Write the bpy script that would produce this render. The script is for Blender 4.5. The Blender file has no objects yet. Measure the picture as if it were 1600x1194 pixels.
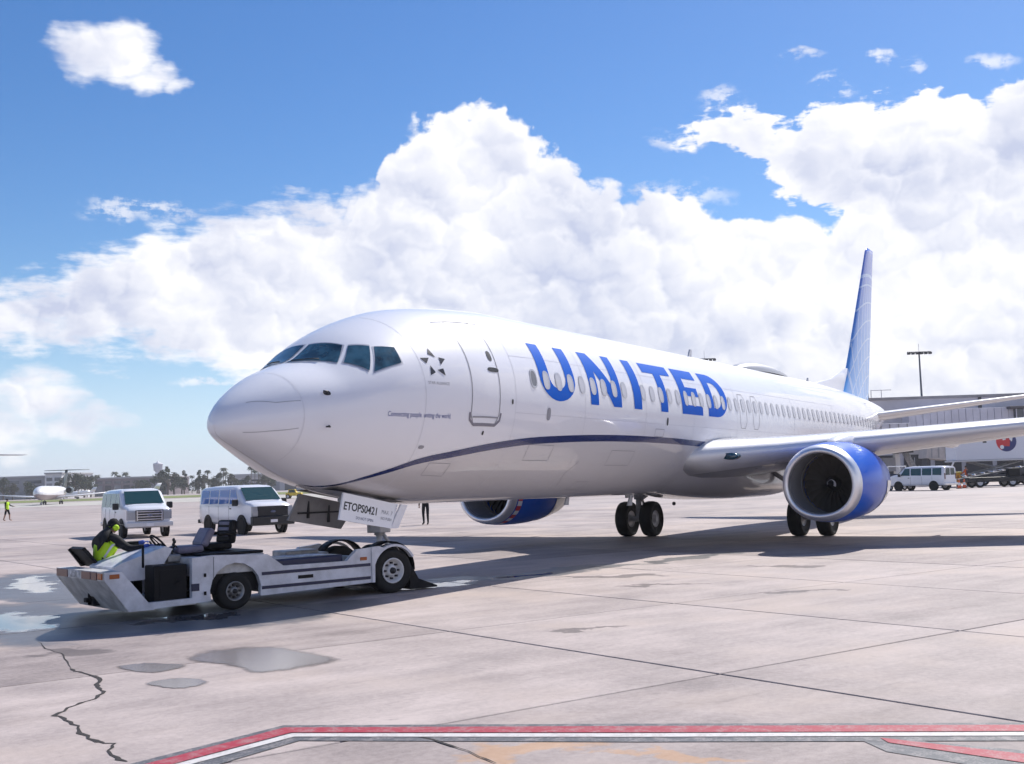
import bpy, bmesh, math, random
from mathutils import Vector, Matrix
random.seed(7)
scene = bpy.context.scene
COL = scene.collection
rad = math.radians

# ------------------------------------------------------------------ camera
CAM = Vector((-12.9626, -13.5839, 1.9788))
CF = Vector((0.847872, 0.523526, 0.083867)); CR = Vector((0.527445, -0.848953, -0.032867)); CU = Vector((-0.053993, -0.072102, 0.995935))
FPX = 1804.63
cd = bpy.data.cameras.new('camera'); cam = bpy.data.objects.new('camera', cd); COL.objects.link(cam)
cd.sensor_width = 36.0; cd.lens = 36.0 * FPX / 1600.0; cd.clip_start = 0.1; cd.clip_end = 12000
cam.matrix_world = Matrix(((CR.x, CU.x, -CF.x, CAM.x), (CR.y, CU.y, -CF.y, CAM.y), (CR.z, CU.z, -CF.z, CAM.z), (0, 0, 0, 1)))
scene.camera = cam
scene.render.engine = 'CYCLES'
scene.cycles.use_denoising = True
scene.cycles.use_adaptive_sampling = True; scene.cycles.adaptive_threshold = 0.02; scene.cycles.volume_bounces = 0
scene.cycles.max_bounces = 6; scene.cycles.diffuse_bounces = 3; scene.cycles.glossy_bounces = 4
scene.cycles.sample_clamp_indirect = 8.0
scene.view_settings.view_transform = 'Standard'; scene.view_settings.look = 'None'
scene.view_settings.exposure = 1.04; scene.view_settings.gamma = 1.0

# ------------------------------------------------------------------ node helpers
class NT:
    def __init__(s, tree): s.t = tree; s.n = tree.nodes; s.l = tree.links
    def node(s, typ, **kw):
        n = s.n.new(typ)
        for k, v in kw.items(): setattr(n, k, v)
        return n
    def put(s, sock, v):
        if isinstance(v, bpy.types.NodeSocket): s.l.new(v, sock)
        else: sock.default_value = v
    def m(s, op, a, b=None, c=None, clamp=False):
        n = s.node('ShaderNodeMath', operation=op, use_clamp=clamp)
        s.put(n.inputs[0], a)
        if b is not None: s.put(n.inputs[1], b)
        if c is not None: s.put(n.inputs[2], c)
        return n.outputs[0]
    def add(s, a, b): return s.m('ADD', a, b)
    def sub(s, a, b): return s.m('SUBTRACT', a, b)
    def mul(s, a, b): return s.m('MULTIPLY', a, b)
    def mx(s, a, b): return s.m('MAXIMUM', a, b)
    def mn(s, a, b): return s.m('MINIMUM', a, b)
    def step(s, v, lo, hi, smooth=True):
        n = s.node('ShaderNodeMapRange', interpolation_type='SMOOTHSTEP' if smooth else 'LINEAR'); n.clamp = True
        s.put(n.inputs[0], v); s.put(n.inputs[1], lo); s.put(n.inputs[2], hi); s.put(n.inputs[3], 0.0); s.put(n.inputs[4], 1.0)
        return n.outputs[0]
    def noise(s, vec, scale, detail=4, rough=0.55, dist=0.0, dim='3D'):
        n = s.node('ShaderNodeTexNoise', noise_dimensions=dim)
        if vec is not None: s.l.new(vec, n.inputs['Vector'])
        n.inputs['Scale'].default_value = scale; n.inputs['Detail'].default_value = detail
        n.inputs['Roughness'].default_value = rough; n.inputs['Distortion'].default_value = dist
        return n.outputs[0]
    def mix(s, f, a, b, mode='MIX'):
        n = s.node('ShaderNodeMix', data_type='RGBA', blend_type=mode); n.clamp_factor = True
        s.put(n.inputs[0], f); s.put(n.inputs[6], a); s.put(n.inputs[7], b)
        return n.outputs[2]
    def xyz(s, x, y, z):
        n = s.node('ShaderNodeCombineXYZ'); s.put(n.inputs[0], x); s.put(n.inputs[1], y); s.put(n.inputs[2], z); return n.outputs[0]
    def sep(s, v):
        n = s.node('ShaderNodeSeparateXYZ'); s.l.new(v, n.inputs[0]); return n.outputs
    def curve(s, x, pts):
        x0, x1 = pts[0][0], pts[-1][0]; y0 = min(p[1] for p in pts); y1 = max(p[1] for p in pts)
        n = s.node('ShaderNodeFloatCurve'); c = n.mapping.curves[0]
        P = [((a - x0) / (x1 - x0), (b - y0) / (y1 - y0)) for a, b in pts]
        c.points[0].location = P[0]; c.points[1].location = P[-1]
        for q in P[1:-1]: c.points.new(*q)
        for q in c.points: q.handle_type = 'VECTOR'
        n.mapping.update()
        s.put(n.inputs['Value'], s.m('DIVIDE', s.sub(x, x0), x1 - x0, clamp=True))
        return s.add(s.mul(n.outputs[0], y1 - y0), y0)

# ------------------------------------------------------------------ world: sky and clouds
SUN_AZ, SUN_EL = -5.0, 47.0
def make_world():
    w = bpy.data.worlds.new('World'); scene.world = w; w.use_nodes = True
    T = NT(w.node_tree); T.n.clear()
    out = T.node('ShaderNodeOutputWorld'); bg = T.node('ShaderNodeBackground'); T.l.new(bg.outputs[0], out.inputs[0])
    sky = T.node('ShaderNodeTexSky', sky_type='NISHITA'); sky.sun_disc = False
    sky.sun_elevation = rad(SUN_EL); sky.sun_rotation = rad(90 - SUN_AZ)
    sky.altitude = 0; sky.air_density = 1.0; sky.dust_density = 0.25; sky.ozone_density = 3.0
    hs = T.node('ShaderNodeHueSaturation'); hs.inputs['Hue'].default_value = 0.508; hs.inputs['Saturation'].default_value = 1.28; hs.inputs['Value'].default_value = 1.0
    T.l.new(sky.outputs[0], hs.inputs['Color'])
    tc = T.node('ShaderNodeTexCoord'); d = T.sep(tc.outputs['Generated'])
    c, s_ = math.cos(rad(31.7)), math.sin(rad(31.7))
    fw = T.add(T.mul(d[0], c), T.mul(d[1], s_)); rt = T.sub(T.mul(d[0], s_), T.mul(d[1], c))
    az = T.mul(T.m('ARCTAN2', rt, fw), 57.29578); el = T.mul(T.m('ARCSINE', d[2]), 57.29578)
    # billow coordinates in degrees
    e12 = T.mul(el, 1.15)
    v0 = T.xyz(az, e12, 0.0)
    wx = T.sub(T.noise(v0, 0.45, 3, 0.55, dim='2D'), 0.5); wy = T.sub(T.noise(T.xyz(T.add(az, 50.0), e12, 0.0), 0.45, 3, 0.55, dim='2D'), 0.5)
    fine = T.sub(T.noise(v0, 1.6, 4, 0.62, dim='2D'), 0.5)
    def vor(u, v, sc):
        n = T.node('ShaderNodeTexVoronoi', voronoi_dimensions='2D', feature='F1'); T.l.new(T.xyz(u, v, 0.0), n.inputs['Vector']); n.inputs['Scale'].default_value = sc
        dd = n.outputs['Distance']; return T.sub(1.0, T.mul(T.mul(dd, dd), 1.7))
    def heap(da, de):
        u = T.add(T.add(az, T.mul(wx, 2.2)), da); v = T.add(T.add(e12, T.mul(wy, 2.2)), de); u2 = T.add(u, T.mul(fine, .5)); v2 = T.add(v, T.mul(fine, .5))
        return T.add(T.add(T.mul(vor(u, v, 0.27), 1.25), T.mul(vor(u2, v2, 0.62), .46)), T.mul(vor(u2, v2, 1.5), .13))
    H0 = heap(0.0, 0.0); puff = T.add(T.sub(H0, 1.16), T.mul(fine, .55))
    soft = T.step(az, -5.0, -13.0)                   # the left arm of the bank is frayed, the centre heaped
    strat = T.sub(T.noise(T.xyz(T.mul(az, .45), T.mul(el, 1.7), 0.0), 0.9, 5, 0.62, dim='2D'), 0.5)
    a = T.add(az, T.mul(wx, 1.6)); e = T.add(el, T.mul(wy, 1.6))
    TA = [(-26, 9.4), (-24.0, 9.6), (-22.38, 10.1), (-20.99, 10.6), (-19.86, 11.5), (-18.42, 11.9), (-17.2, 12.9), (-14.55, 13.5), (-11.79, 13.94), (-9.29, 14.03), (-7.86, 14.34), (-6.41, 15.26), (-5.42, 16.47), (-4.42, 17.67), (-3.11, 17.96), (-1.0, 18.22), (0.45, 17.75), (1.4, 17.12), (2.52, 16.58), (3.28, 15.42), (4.53, 14.35), (6.75, 13.85), (9.89, 13.28), (12.95, 12.2), (15.68, 12.3), (17.5, 12.98), (24.55, 13.2), (26, 13.5)]
    BA = [(-26, 6.6), (-24, 6.5), (-21.27, 6.2), (-18.45, 5.8), (-15.53, 5.6), (-12.54, 4.39), (-10.15, 1.23), (-7.73, -4)]
    TB = [(7.6, 15.4), (9.1, 16.4), (10.06, 16.8), (11.95, 17.0), (15.03, 17.0), (16.84, 17.0), (19.2, 17.1), (22.06, 17.3), (26, 17.5)]
    BB = [(7.6, 16.6), (9.1, 16.2), (10.64, 15.7), (12.45, 14.6), (13.92, 13.33), (15.65, 11.6), (17.0, 9.43), (26, 5.5)]
    big = T.mul(T.sub(T.noise(T.xyz(az, 0.0, 9.1), 0.05, 2, 0.5), 0.5), 14.0)      # uneven bank tops away from the view
    off = T.step(T.m('ABSOLUTE', az), 27.0, 45.0)
    fA = T.mn(T.sub(T.add(T.curve(a, TA), T.mul(off, big)), e), T.mul(T.sub(e, T.curve(a, BA)), 0.8))
    fB = T.mn(T.mn(T.sub(T.curve(a, TB), e), T.sub(e, T.curve(a, BB))), T.sub(a, 8.0))
    def ell(a0, e0, ra, re, k=1.0):
        x = T.m('DIVIDE', T.sub(a, a0), ra); y = T.m('DIVIDE', T.sub(e, e0), re)
        return T.mul(T.sub(1.0, T.add(T.mul(x, x), T.mul(y, y))), k)
    pf = T.add(T.mul(puff, T.sub(1.0, T.mul(soft, .65))), T.mul(T.mul(strat, 4.0), T.add(.12, T.mul(soft, .6))))
    f = T.add(T.mx(fA, T.add(T.mul(fB, .8), T.mul(strat, 1.6))), pf)
    iso = None
    for q in [(-20.3, 20.25, 2.1, 1.45, 1.5), (-18.7, 20.3, 1.9, 1.7, 1.5), (-17.3, 19.25, 1.5, 1.0, 1.3), (-16.2, 18.9, .9, .6, .9), (-22.6, 4.4, 2.6, 1.6, 1.3), (-20.6, 3.3, 2.4, 1.0, 1.0), (-24.6, 3.0, 3.0, 1.8, 1.2)]:
        iso = ell(*q) if iso is None else T.mx(iso, ell(*q))
    f = T.mx(f, T.add(iso, T.mul(pf, .55)))
    wisp = None
    for q in [(11.2, 17.9, 1.6, .7), (14.8, 19.6, 1.3, .35), (18.7, 18.9, .7, .5), (19.7, 18.5, 1.0, .35), (23.6, 18.2, 1.0, .5), (16.5, 17.9, 1.3, .6), (-15.0, 5.0, 1.8, .35), (-17.6, 13.3, 3.4, .55), (-21.5, 9.0, 4.0, 1.0), (9.0, 16.2, 1.8, .6), (8.5, 13.6, 3.0, .8)]:
        wv = ell(*q); wisp = wv if wisp is None else T.mx(wisp, wv)
    behind = T.mul(T.sub(T.noise(T.xyz(az, T.mul(el, 1.8), 0.0), 0.055, 4, 0.55, dim='2D'), .52), 22.0)
    f = T.mx(f, T.sub(T.add(behind, pf), T.mul(T.sub(1.0, T.mul(off, T.step(el, 55.0, 25.0))), 40.0)))
    alpha = T.m('SMOOTHSTEP', f, 0.0, 1.0) if False else T.step(T.m('DIVIDE', f, T.add(.42, T.mul(soft, .9))), -0.1, 1.0)
    alpha = T.mx(alpha, T.mul(T.step(wisp, -0.2, 1.0), T.mul(0.7, T.step(T.add(strat, T.mul(fine, .6)), -.10, .16))))
    # relief of the heaps: what faces up and towards the sun is lit, what faces down is in shade
    rel = T.sub(H0, heap(.30, .50))
    low = T.noise(T.xyz(az, T.mul(el, 1.4), 0.0), 0.13, 3, 0.5, dim='2D')
    edge = T.step(f, 2.2, 0.2)
    lit = T.add(T.add(T.add(.54, T.mul(rel, .66)), T.mul(T.sub(low, .5), 1.6)), T.mul(edge, .34))
    lit = T.add(lit, T.mul(T.step(az, -6.0, 14.0), 0.12))
    lit = T.m('MINIMUM', T.mx(lit, 0.0), 1.0)
    ccol = T.mix(lit, CLOUD_DARK, CLOUD_LIT)
    hz = T.step(el, 9.0, -1.0)
    base = T.node('ShaderNodeVectorMath', operation='SCALE'); T.l.new(hs.outputs[0], base.inputs[0]); base.inputs[3].default_value = SKY_STRENGTH
    skyc = T.mix(T.mul(hz, 0.60), base.outputs[0], (0.30, 0.375, 0.58, 1))
    col = T.mix(T.mul(alpha, 0.97), skyc, ccol)
    T.l.new(col, bg.inputs['Color']); bg.inputs['Strength'].default_value = 1.0
    w.cycles.sampling_method = 'MANUAL'; w.cycles.sample_map_resolution = 512
SKY_STRENGTH = 0.059
CLOUD_DARK, CLOUD_LIT = (0.300, 0.322, 0.410, 1), (0.530, 0.527, 0.54, 1)
make_world()
sl = bpy.data.lights.new('sun', 'SUN'); sl.energy = 2.8; sl.angle = rad(0.6); sl.color = (1.0, 0.95, 0.88)
sun = bpy.data.objects.new('sun', sl); COL.objects.link(sun)
sun.rotation_euler = Vector((-math.cos(rad(SUN_EL)) * math.cos(rad(SUN_AZ)), -math.cos(rad(SUN_EL)) * math.sin(rad(SUN_AZ)), -math.sin(rad(SUN_EL)))).to_track_quat('-Z', 'Y').to_euler()
sun.location = (60, 30, 60)

# ------------------------------------------------------------------ materials
MATS = {}
def mat(name, col, rough=0.5, metal=0.0, coat=0.0, var=0.0, vscale=3.0, bump=0.0, bscale=30.0, spec=0.5, emit=None):
    if name in MATS: return MATS[name]
    m = bpy.data.materials.new(name); m.use_nodes = True; MATS[name] = m
    T = NT(m.node_tree); b = T.n['Principled BSDF']
    b.inputs['Base Color'].default_value = (*col, 1); b.inputs['Roughness'].default_value = rough; b.inputs['Metallic'].default_value = metal
    b.inputs['Specular IOR Level'].default_value = spec
    if coat: b.inputs['Coat Weight'].default_value = coat; b.inputs['Coat Roughness'].default_value = 0.03
    tc = T.node('ShaderNodeTexCoord')
    if var:
        n = T.noise(tc.outputs['Object'], vscale, 5, 0.6)
        f = T.mul(T.sub(n, 0.5), 2 * var)
        dark = tuple(max(0, c * (1 - var * 2.2)) for c in col); lite = tuple(min(1, c * (1 + var * 1.4)) for c in col)
        T.l.new(T.mix(T.step(n, 0.3, 0.7), (*dark, 1), (*lite, 1)), b.inputs['Base Color'])
        T.l.new(T.add(T.mul(T.noise(tc.outputs['Object'], vscale * 2.3, 3), 0.25), rough - 0.12), b.inputs['Roughness'])
    if bump:
        bn = T.node('ShaderNodeBump'); bn.inputs['Strength'].default_value = bump; bn.inputs['Distance'].default_value = 0.02
        T.l.new(T.noise(tc.outputs['Object'], bscale, 4), bn.inputs['Height']); T.l.new(bn.outputs[0], b.inputs['Normal'])
    if emit: b.inputs['Emission Color'].default_value = (*emit, 1); b.inputs['Emission Strength'].default_value = 1.0
    return m

# ------------------------------------------------------------------ mesh helpers
def link(name, me, parent=None, loc=None):
    o = bpy.data.objects.new(name, me); COL.objects.link(o)
    if parent is not None: o.parent = parent
    if loc is not None: o.location = loc
    return o
def tag(o, label=None, cat=None, group=None, kind=None):
    if label: o['label'] = label
    if cat: o['category'] = cat
    if group: o['group'] = group
    if kind: o['kind'] = kind
    return o
def empty(name, loc=(0, 0, 0), rz=0.0, label=None, cat=None, group=None):
    o = bpy.data.objects.new(name, None); COL.objects.link(o); o.location = loc; o.rotation_euler = (0, 0, rz)
    o.empty_display_size = 0.3
    return tag(o, label, cat, group)
class MB:
    def __init__(s): s.v = []; s.f = []; s.mi = []; s.sm = []
    def add(s, vs, fs, mi=0, smooth=False):
        k = len(s.v); s.v += [tuple(p) for p in vs]
        for f in fs: s.f.append(tuple(i + k for i in f)); s.mi.append(mi); s.sm.append(smooth)
        return s
    def box(s, x0, x1, y0, y1, z0, z1, bev=0.0, mi=0, M=None):
        bm = bmesh.new(); bmesh.ops.create_cube(bm, size=1)
        for v in bm.verts: v.co = Vector(((x0 + x1) / 2 + v.co.x * (x1 - x0), (y0 + y1) / 2 + v.co.y * (y1 - y0), (z0 + z1) / 2 + v.co.z * (z1 - z0)))
        if bev: bmesh.ops.bevel(bm, geom=bm.edges[:], offset=bev, segments=2, affect='EDGES', profile=0.5)
        return s.bm(bm, mi, M)
    def bm(s, bm, mi=0, M=None, smooth=False):
        bm.verts.ensure_lookup_table(); bm.verts.index_update()
        s.add([(M @ v.co) if M else v.co for v in bm.verts], [[v.index for v in f.verts] for f in bm.faces], mi, smooth); bm.free(); return s
    def prism(s, poly, y0, y1, mi=0, axis='y', M=None):
        n = len(poly); put = (lambda a, b, t: (a, t, b)) if axis == 'y' else ((lambda a, b, t: (a, b, t)) if axis == 'z' else (lambda a, b, t: (t, a, b)))
        vs = [put(a, b, y0) for a, b in poly] + [put(a, b, y1) for a, b in poly]
        if M: vs = [M @ Vector(q) for q in vs]
        fs = [tuple(range(n)), tuple(range(2 * n - 1, n - 1, -1))] + [(i, i + n, (i + 1) % n + n, (i + 1) % n) for i in range(n)]
        return s.add(vs, fs, mi)
    def loft(s, secs, mi=0, closed=True, caps=True, smooth=True, mif=None):
        n = len(secs[0]); vs = [q for r in secs for q in r]; fs = []; k = len(s.f)
        for i in range(len(secs) - 1):
            for j in range(n if closed else n - 1):
                fs.append((i * n + j, i * n + (j + 1) % n, (i + 1) * n + (j + 1) % n, (i + 1) * n + j))
        s.add(vs, fs, mi, smooth)
        if mif:
            for q in range(len(fs)): s.mi[k + q] = mif(q // (n if closed else n - 1), q % (n if closed else n - 1))
        if caps and closed: s.add(secs[0], [tuple(range(n - 1, -1, -1))], mi); s.add(secs[-1], [tuple(range(n))], mi)
        return s
    def lathe(s, prof, M, n=32, mi=0, smooth=True, caps=False, mif=None):
        # prof: (axial, radius); axis = local x
        secs = [[M @ Vector((a, r * math.cos(2 * math.pi * j / n), r * math.sin(2 * math.pi * j / n))) for j in range(n)] for a, r in prof]
        return s.loft(secs, mi, True, caps, smooth, mif)
    def tube(s, pts, r, n=8, mi=0, caps=True):
        pts = [Vector(p) for p in pts]; secs = []
        rr = r if isinstance(r, (list, tuple)) else [r] * len(pts)
        ref = Vector((0, 0, 1))
        for i, p in enumerate(pts):
            t = (pts[min(i + 1, len(pts) - 1)] - pts[max(i - 1, 0)]).normalized()
            if abs(t.dot(ref)) > 0.95: ref = Vector((1, 0, 0))
            u = t.cross(ref).normalized(); w = t.cross(u)
            secs.append([p + (u * math.cos(2 * math.pi * j / n) + w * math.sin(2 * math.pi * j / n)) * rr[i] for j in range(n)])
        return s.loft(secs, mi, True, caps, True)
    def mesh(s, name, mats):
        me = bpy.data.meshes.new(name); me.from_pydata(s.v, [], s.f)
        for m in (mats if isinstance(mats, (list, tuple)) else [mats]): me.materials.append(m)
        me.polygons.foreach_set('material_index', s.mi); me.polygons.foreach_set('use_smooth', s.sm); me.update(); return me
    def build(s, name, mats, parent=None, loc=None, fix=True):
        me = s.mesh(name, mats)
        if fix:
            bm = bmesh.new(); bm.from_mesh(me); bmesh.ops.remove_doubles(bm, verts=bm.verts[:], dist=1e-5)
            bmesh.ops.recalc_face_normals(bm, faces=bm.faces[:]); bm.to_mesh(me); bm.free()
        return link(name, me, parent, loc)
def copy_tree(o, parent=None):
    c = o.copy(); COL.objects.link(c); c.parent = parent
    for ch in [q for q in o.children]: copy_tree(ch, c)
    return c
def pix_dir(px, py): return (CF + CR * ((px - 800) / FPX) + CU * ((597 - py) / FPX))
def at(px, py, depth): return CAM + pix_dir(px, py) * depth          # a point of the place seen under that angle, depth metres away
def foot(px, depth):                                                 # the ground point at that bearing and depth
    p = at(px, 760, depth); return Vector((p.x, p.y, 0))
def text_mesh(body, size, bold=0.0):
    cu = bpy.data.curves.new('t', 'FONT'); cu.body = body; cu.size = size; cu.offset = bold; cu.resolution_u = 3
    ob = bpy.data.objects.new('t', cu); COL.objects.link(ob); bpy.context.view_layer.update()
    me = bpy.data.meshes.new_from_object(ob.evaluated_get(bpy.context.evaluated_depsgraph_get()))
    bpy.data.objects.remove(ob); bpy.data.curves.remove(cu)
    return me
# ------------------------------------------------------------------ ground
GA = rad(68.0); GAV = Vector((math.cos(GA), math.sin(GA), 0)); GBV = Vector((math.cos(GA - math.pi / 2), math.sin(GA - math.pi / 2), 0))
J0 = Vector((-2.07, -9.15, 0)); SB, SA = 4.1, 4.88
def concrete(name, slabs):
    m = bpy.data.materials.new(name); m.use_nodes = True; T = NT(m.node_tree); b = T.n['Principled BSDF']
    g = T.node('ShaderNodeNewGeometry'); P = g.outputs['Position']; p = T.sep(P)
    big = T.noise(P, 0.16, 4, 0.6); mid = T.noise(P, 0.9, 5, 0.62); fin = T.noise(P, 14.0, 4, 0.65); grit = T.noise(P, 85.0, 2, 0.6)
    # streaks along the lanes
    la = T.add(T.mul(p[0], GBV.x), T.mul(p[1], GBV.y)); lb = T.add(T.mul(p[0], GAV.x), T.mul(p[1], GAV.y))
    strk = T.noise(T.xyz(T.mul(la, 0.25), T.mul(lb, 1.6), 1.0), 1.0, 5, 0.65)
    val = T.add(T.add(T.mul(T.sub(big, .5), .55), T.mul(T.sub(mid, .5), .46)), T.add(T.mul(T.sub(fin, .5), .34), T.add(T.mul(T.sub(grit, .5), .26), T.mul(T.sub(strk, .5), .42))))
    if slabs:
        oi = T.node('ShaderNodeObjectInfo'); val = T.add(val, T.mul(T.sub(oi.outputs['Random'], .5), .17))
    col = T.mix(T.step(val, -.20, .20, False), (0.218, 0.180, 0.172, 1), (0.495, 0.422, 0.398, 1))
    col = T.mix(T.mul(T.step(T.noise(P, 0.33, 4, .55), .48, .68), .55), col, (0.45, 0.365, 0.315, 1))
    spots = T.step(T.noise(P, 2.6, 4, .6), .66, .76); col = T.mix(T.mul(spots, .45), col, (0.15, 0.13, 0.13, 1))
    dash = T.step(T.noise(T.xyz(T.mul(la, .55), T.mul(lb, 3.2), 4.0), 1.0, 4, .6), .64, .74); col = T.mix(T.mul(dash, .38), col, (0.16, 0.135, 0.13, 1))
    pit = T.step(T.noise(P, 33.0, 2, .5), .70, .76); col = T.mix(T.mul(pit, .5), col, (0.10, 0.09, 0.09, 1))
    tyre = T.step(T.noise(T.xyz(T.mul(p[0], .05), T.mul(p[1], .55), 8.0), 1.0, 3, .55), .60, .74); col = T.mix(T.mul(tyre, .22), col, (0.14, 0.125, 0.13, 1))
    n1 = T.sub(T.noise(P, 0.75, 5, .62), .5); n2 = T.sub(T.noise(T.xyz(p[1], p[0], 5.0), 0.8, 5, .62), .5)
    wx = T.add(p[0], T.mul(n1, 2.4)); wy = T.add(p[1], T.mul(n2, 2.4))
    def ell(cx, cy, rx, ry, ang):
        c, s = math.cos(rad(ang)), math.sin(rad(ang)); dx = T.sub(wx, cx); dy = T.sub(wy, cy)
        u = T.m('DIVIDE', T.add(T.mul(dx, c), T.mul(dy, s)), rx); v = T.m('DIVIDE', T.sub(T.mul(dy, c), T.mul(dx, s)), ry)
        return T.sub(1.0, T.add(T.mul(u, u), T.mul(v, v)))
    def blobs(L):
        r = None
        for q in L: e = ell(*q); r = e if r is None else T.mx(r, e)
        return r
    damp = T.step(blobs([(-.2, .6, 3.4, 2.1, -35), (-1.3, 2.9, 3.4, 1.4, 62), (2.2, 6.6, 3.0, 1.3, 60), (3.6, 9.4, 4.0, 1.5, 57), (5.6, -.1, 1.9, .9, -20), (8.2, -1.2, 2.6, .7, -12), (12.5, -2.6, 2.5, .35, -12)]), -0.1, 0.35)
    pool = T.step(blobs([(-1.45, 2.85, 1.9, .48, 62), (5.3, -.3, 1.0, .5, -20), (3.6, 9.4, 3.2, .5, 57), (-.2, .2, .9, .35, -30), (7.6, -1.0, 1.2, .22, -12)]), 0.1, 0.45)
    rust = T.step(blobs([(-5.35, -9.2, .55, .28, -65), (-5.3, -10.1, .5, .16, -65)]), -0.2, 0.7)
    oil = T.step(blobs([(10.5, -5.65, .9, .36, -90), (7.75, -3.0, 1.2, .3, -75), (-1.6, 1.0, .9, .3, 60), (-3.4, -.8, .9, .4, 62), (6.3, -4.9, .9, .2, -60), (.4, -6.4, .7, .18, -60), (5.6, -7.4, .8, .14, -60)]), 0.0, 0.6)
    col = T.mix(T.mul(rust, .48), col, (0.52, 0.27, 0.10, 1))
    col = T.mix(T.mul(oil, .75), col, (0.085, 0.07, 0.07, 1))
    col = T.mix(T.mul(damp, .84), col, (0.085, 0.088, 0.095, 1))
    if not slabs:
        def ln(c, sp, o0):
            q = T.m('FRACT', T.m('DIVIDE', T.sub(c, o0), sp)); q = T.m('ABSOLUTE', T.sub(q, .5)); return T.step(T.mul(T.sub(.5, q), sp), .05, .02)
        jl = T.mx(ln(la, SB, J0.dot(GBV)), ln(lb, SA, J0.dot(GAV)))
        far = T.node('ShaderNodeVectorMath', operation='DISTANCE'); T.l.new(P, far.inputs[0]); far.inputs[1].default_value = (0, 0, 0)
        col = T.mix(T.mul(jl, .5), col, (0.10, 0.09, 0.09, 1))
        col = T.mix(T.mul(T.step(T.noise(T.xyz(T.mul(p[0], .3), T.mul(p[1], .3), 0.), .06, 3, .5), .42, .62), .45), col, (0.41, 0.375, 0.37, 1))
    T.l.new(col, b.inputs['Base Color'])
    r = T.sub(T.add(.72, T.mul(T.sub(mid, .5), .3)), T.mul(damp, .32)); r = T.sub(r, T.mul(pool, .40))
    T.l.new(T.mx(r, 0.04), b.inputs['Roughness'])
    b.inputs['Specular IOR Level'].default_value = 0.4
    bn = T.node('ShaderNodeBump'); bn.inputs['Distance'].default_value = 0.004
    T.l.new(T.mul(T.sub(1.0, pool), 0.6), bn.inputs['Strength']); T.l.new(T.add(fin, T.mul(grit, .6)), bn.inputs['Height']); T.l.new(bn.outputs[0], b.inputs['Normal'])
    return m
M_SLAB = concrete('concrete_slab', True); M_APRON = concrete('concrete_apron', False)
M_SEAL = mat('joint_sealant', (0.045, 0.04, 0.04), 0.8)
I0, I1, K0, K1 = -3, 9, -3, 11                     # lattice range of the slabs that are built one by one
def lat(i, k): return J0 + GBV * (i * SB) + GAV * (k * SA)
apron = tag(empty('apron', (0, 0, 0)), kind='structure')
# the sheet round the slab field, in four pieces that meet end to end
def sheet(name, poly, z, m, parent=None, kind=None):
    me = bpy.data.meshes.new(name); me.from_pydata([(p[0], p[1], z) for p in poly], [], [tuple(range(len(poly)))]); me.materials.append(m)
    bm = bmesh.new(); bm.from_mesh(me)
    bmesh.ops.triangulate(bm, faces=bm.faces[:]); bm.normal_update()
    for f in bm.faces:
        if f.normal.z < 0: f.normal_flip()
    bm.to_mesh(me); bm.free()
    o = link(name, me, parent)
    if kind: o['kind'] = kind
    return o
BIG = 700.0
c00, c10, c11, c01 = lat(I0, K0), lat(I1, K0), lat(I1, K1), lat(I0, K1)
rim = MB()
oc = [J0 + GBV * sx * BIG + GAV * sy * BIG for sx, sy in ((-1, -1), (1, -1), (1, 1), (-1, 1))]
ic = [c00, c10, c11, c01]
rim.add([tuple(q) for q in oc + ic], [(0, 1, 5, 4), (1, 2, 6, 5), (2, 3, 7, 6), (3, 0, 4, 7)])
rim.build('pavement', M_APRON, apron)
sheet('joint_bed', [c00, c10, c11, c01], -0.016, M_SEAL, apron)
gmat = mat('dry_ground', (0.30, 0.27, 0.22), 0.9, var=0.12, vscale=0.02)
ground = sheet('ground', [(-6000, -6000), (6000, -6000), (6000, 6000), (-6000, 6000)], -0.05, gmat, None, 'structure')
# one slab mesh shared by all
bm = bmesh.new(); bmesh.ops.create_cube(bm, size=1)
for v in bm.verts: v.co = Vector((v.co.x * (SB - 0.034), v.co.y * (SA - 0.034), v.co.z * 0.06 - 0.03))
bmesh.ops.bevel(bm, geom=[e for e in bm.edges if e.verts[0].co.z > -0.01 and e.verts[1].co.z > -0.01], offset=0.007, segments=1, affect='EDGES')
slab_me = bpy.data.meshes.new('slab'); bm.to_mesh(slab_me); bm.free(); slab_me.materials.append(M_SLAB)
wide_me = slab_me.copy(); wide_me.name = 'slab_wide'
for v in wide_me.vertices: v.co.x += math.copysign(SB / 2, v.co.x)
for i in range(I0, I1):
    if i == -1: continue
    for k in range(K0, K1):
        o = link('slab', wide_me if i == -2 else slab_me, apron); c = lat(i + (1.0 if i == -2 else .5), k + .5)
        o.location = (c.x, c.y, random.uniform(-0.002, 0.0)); o.rotation_euler = (random.uniform(-.0003, .0003), random.uniform(-.0003, .0003), GA - math.pi / 2)
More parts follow.
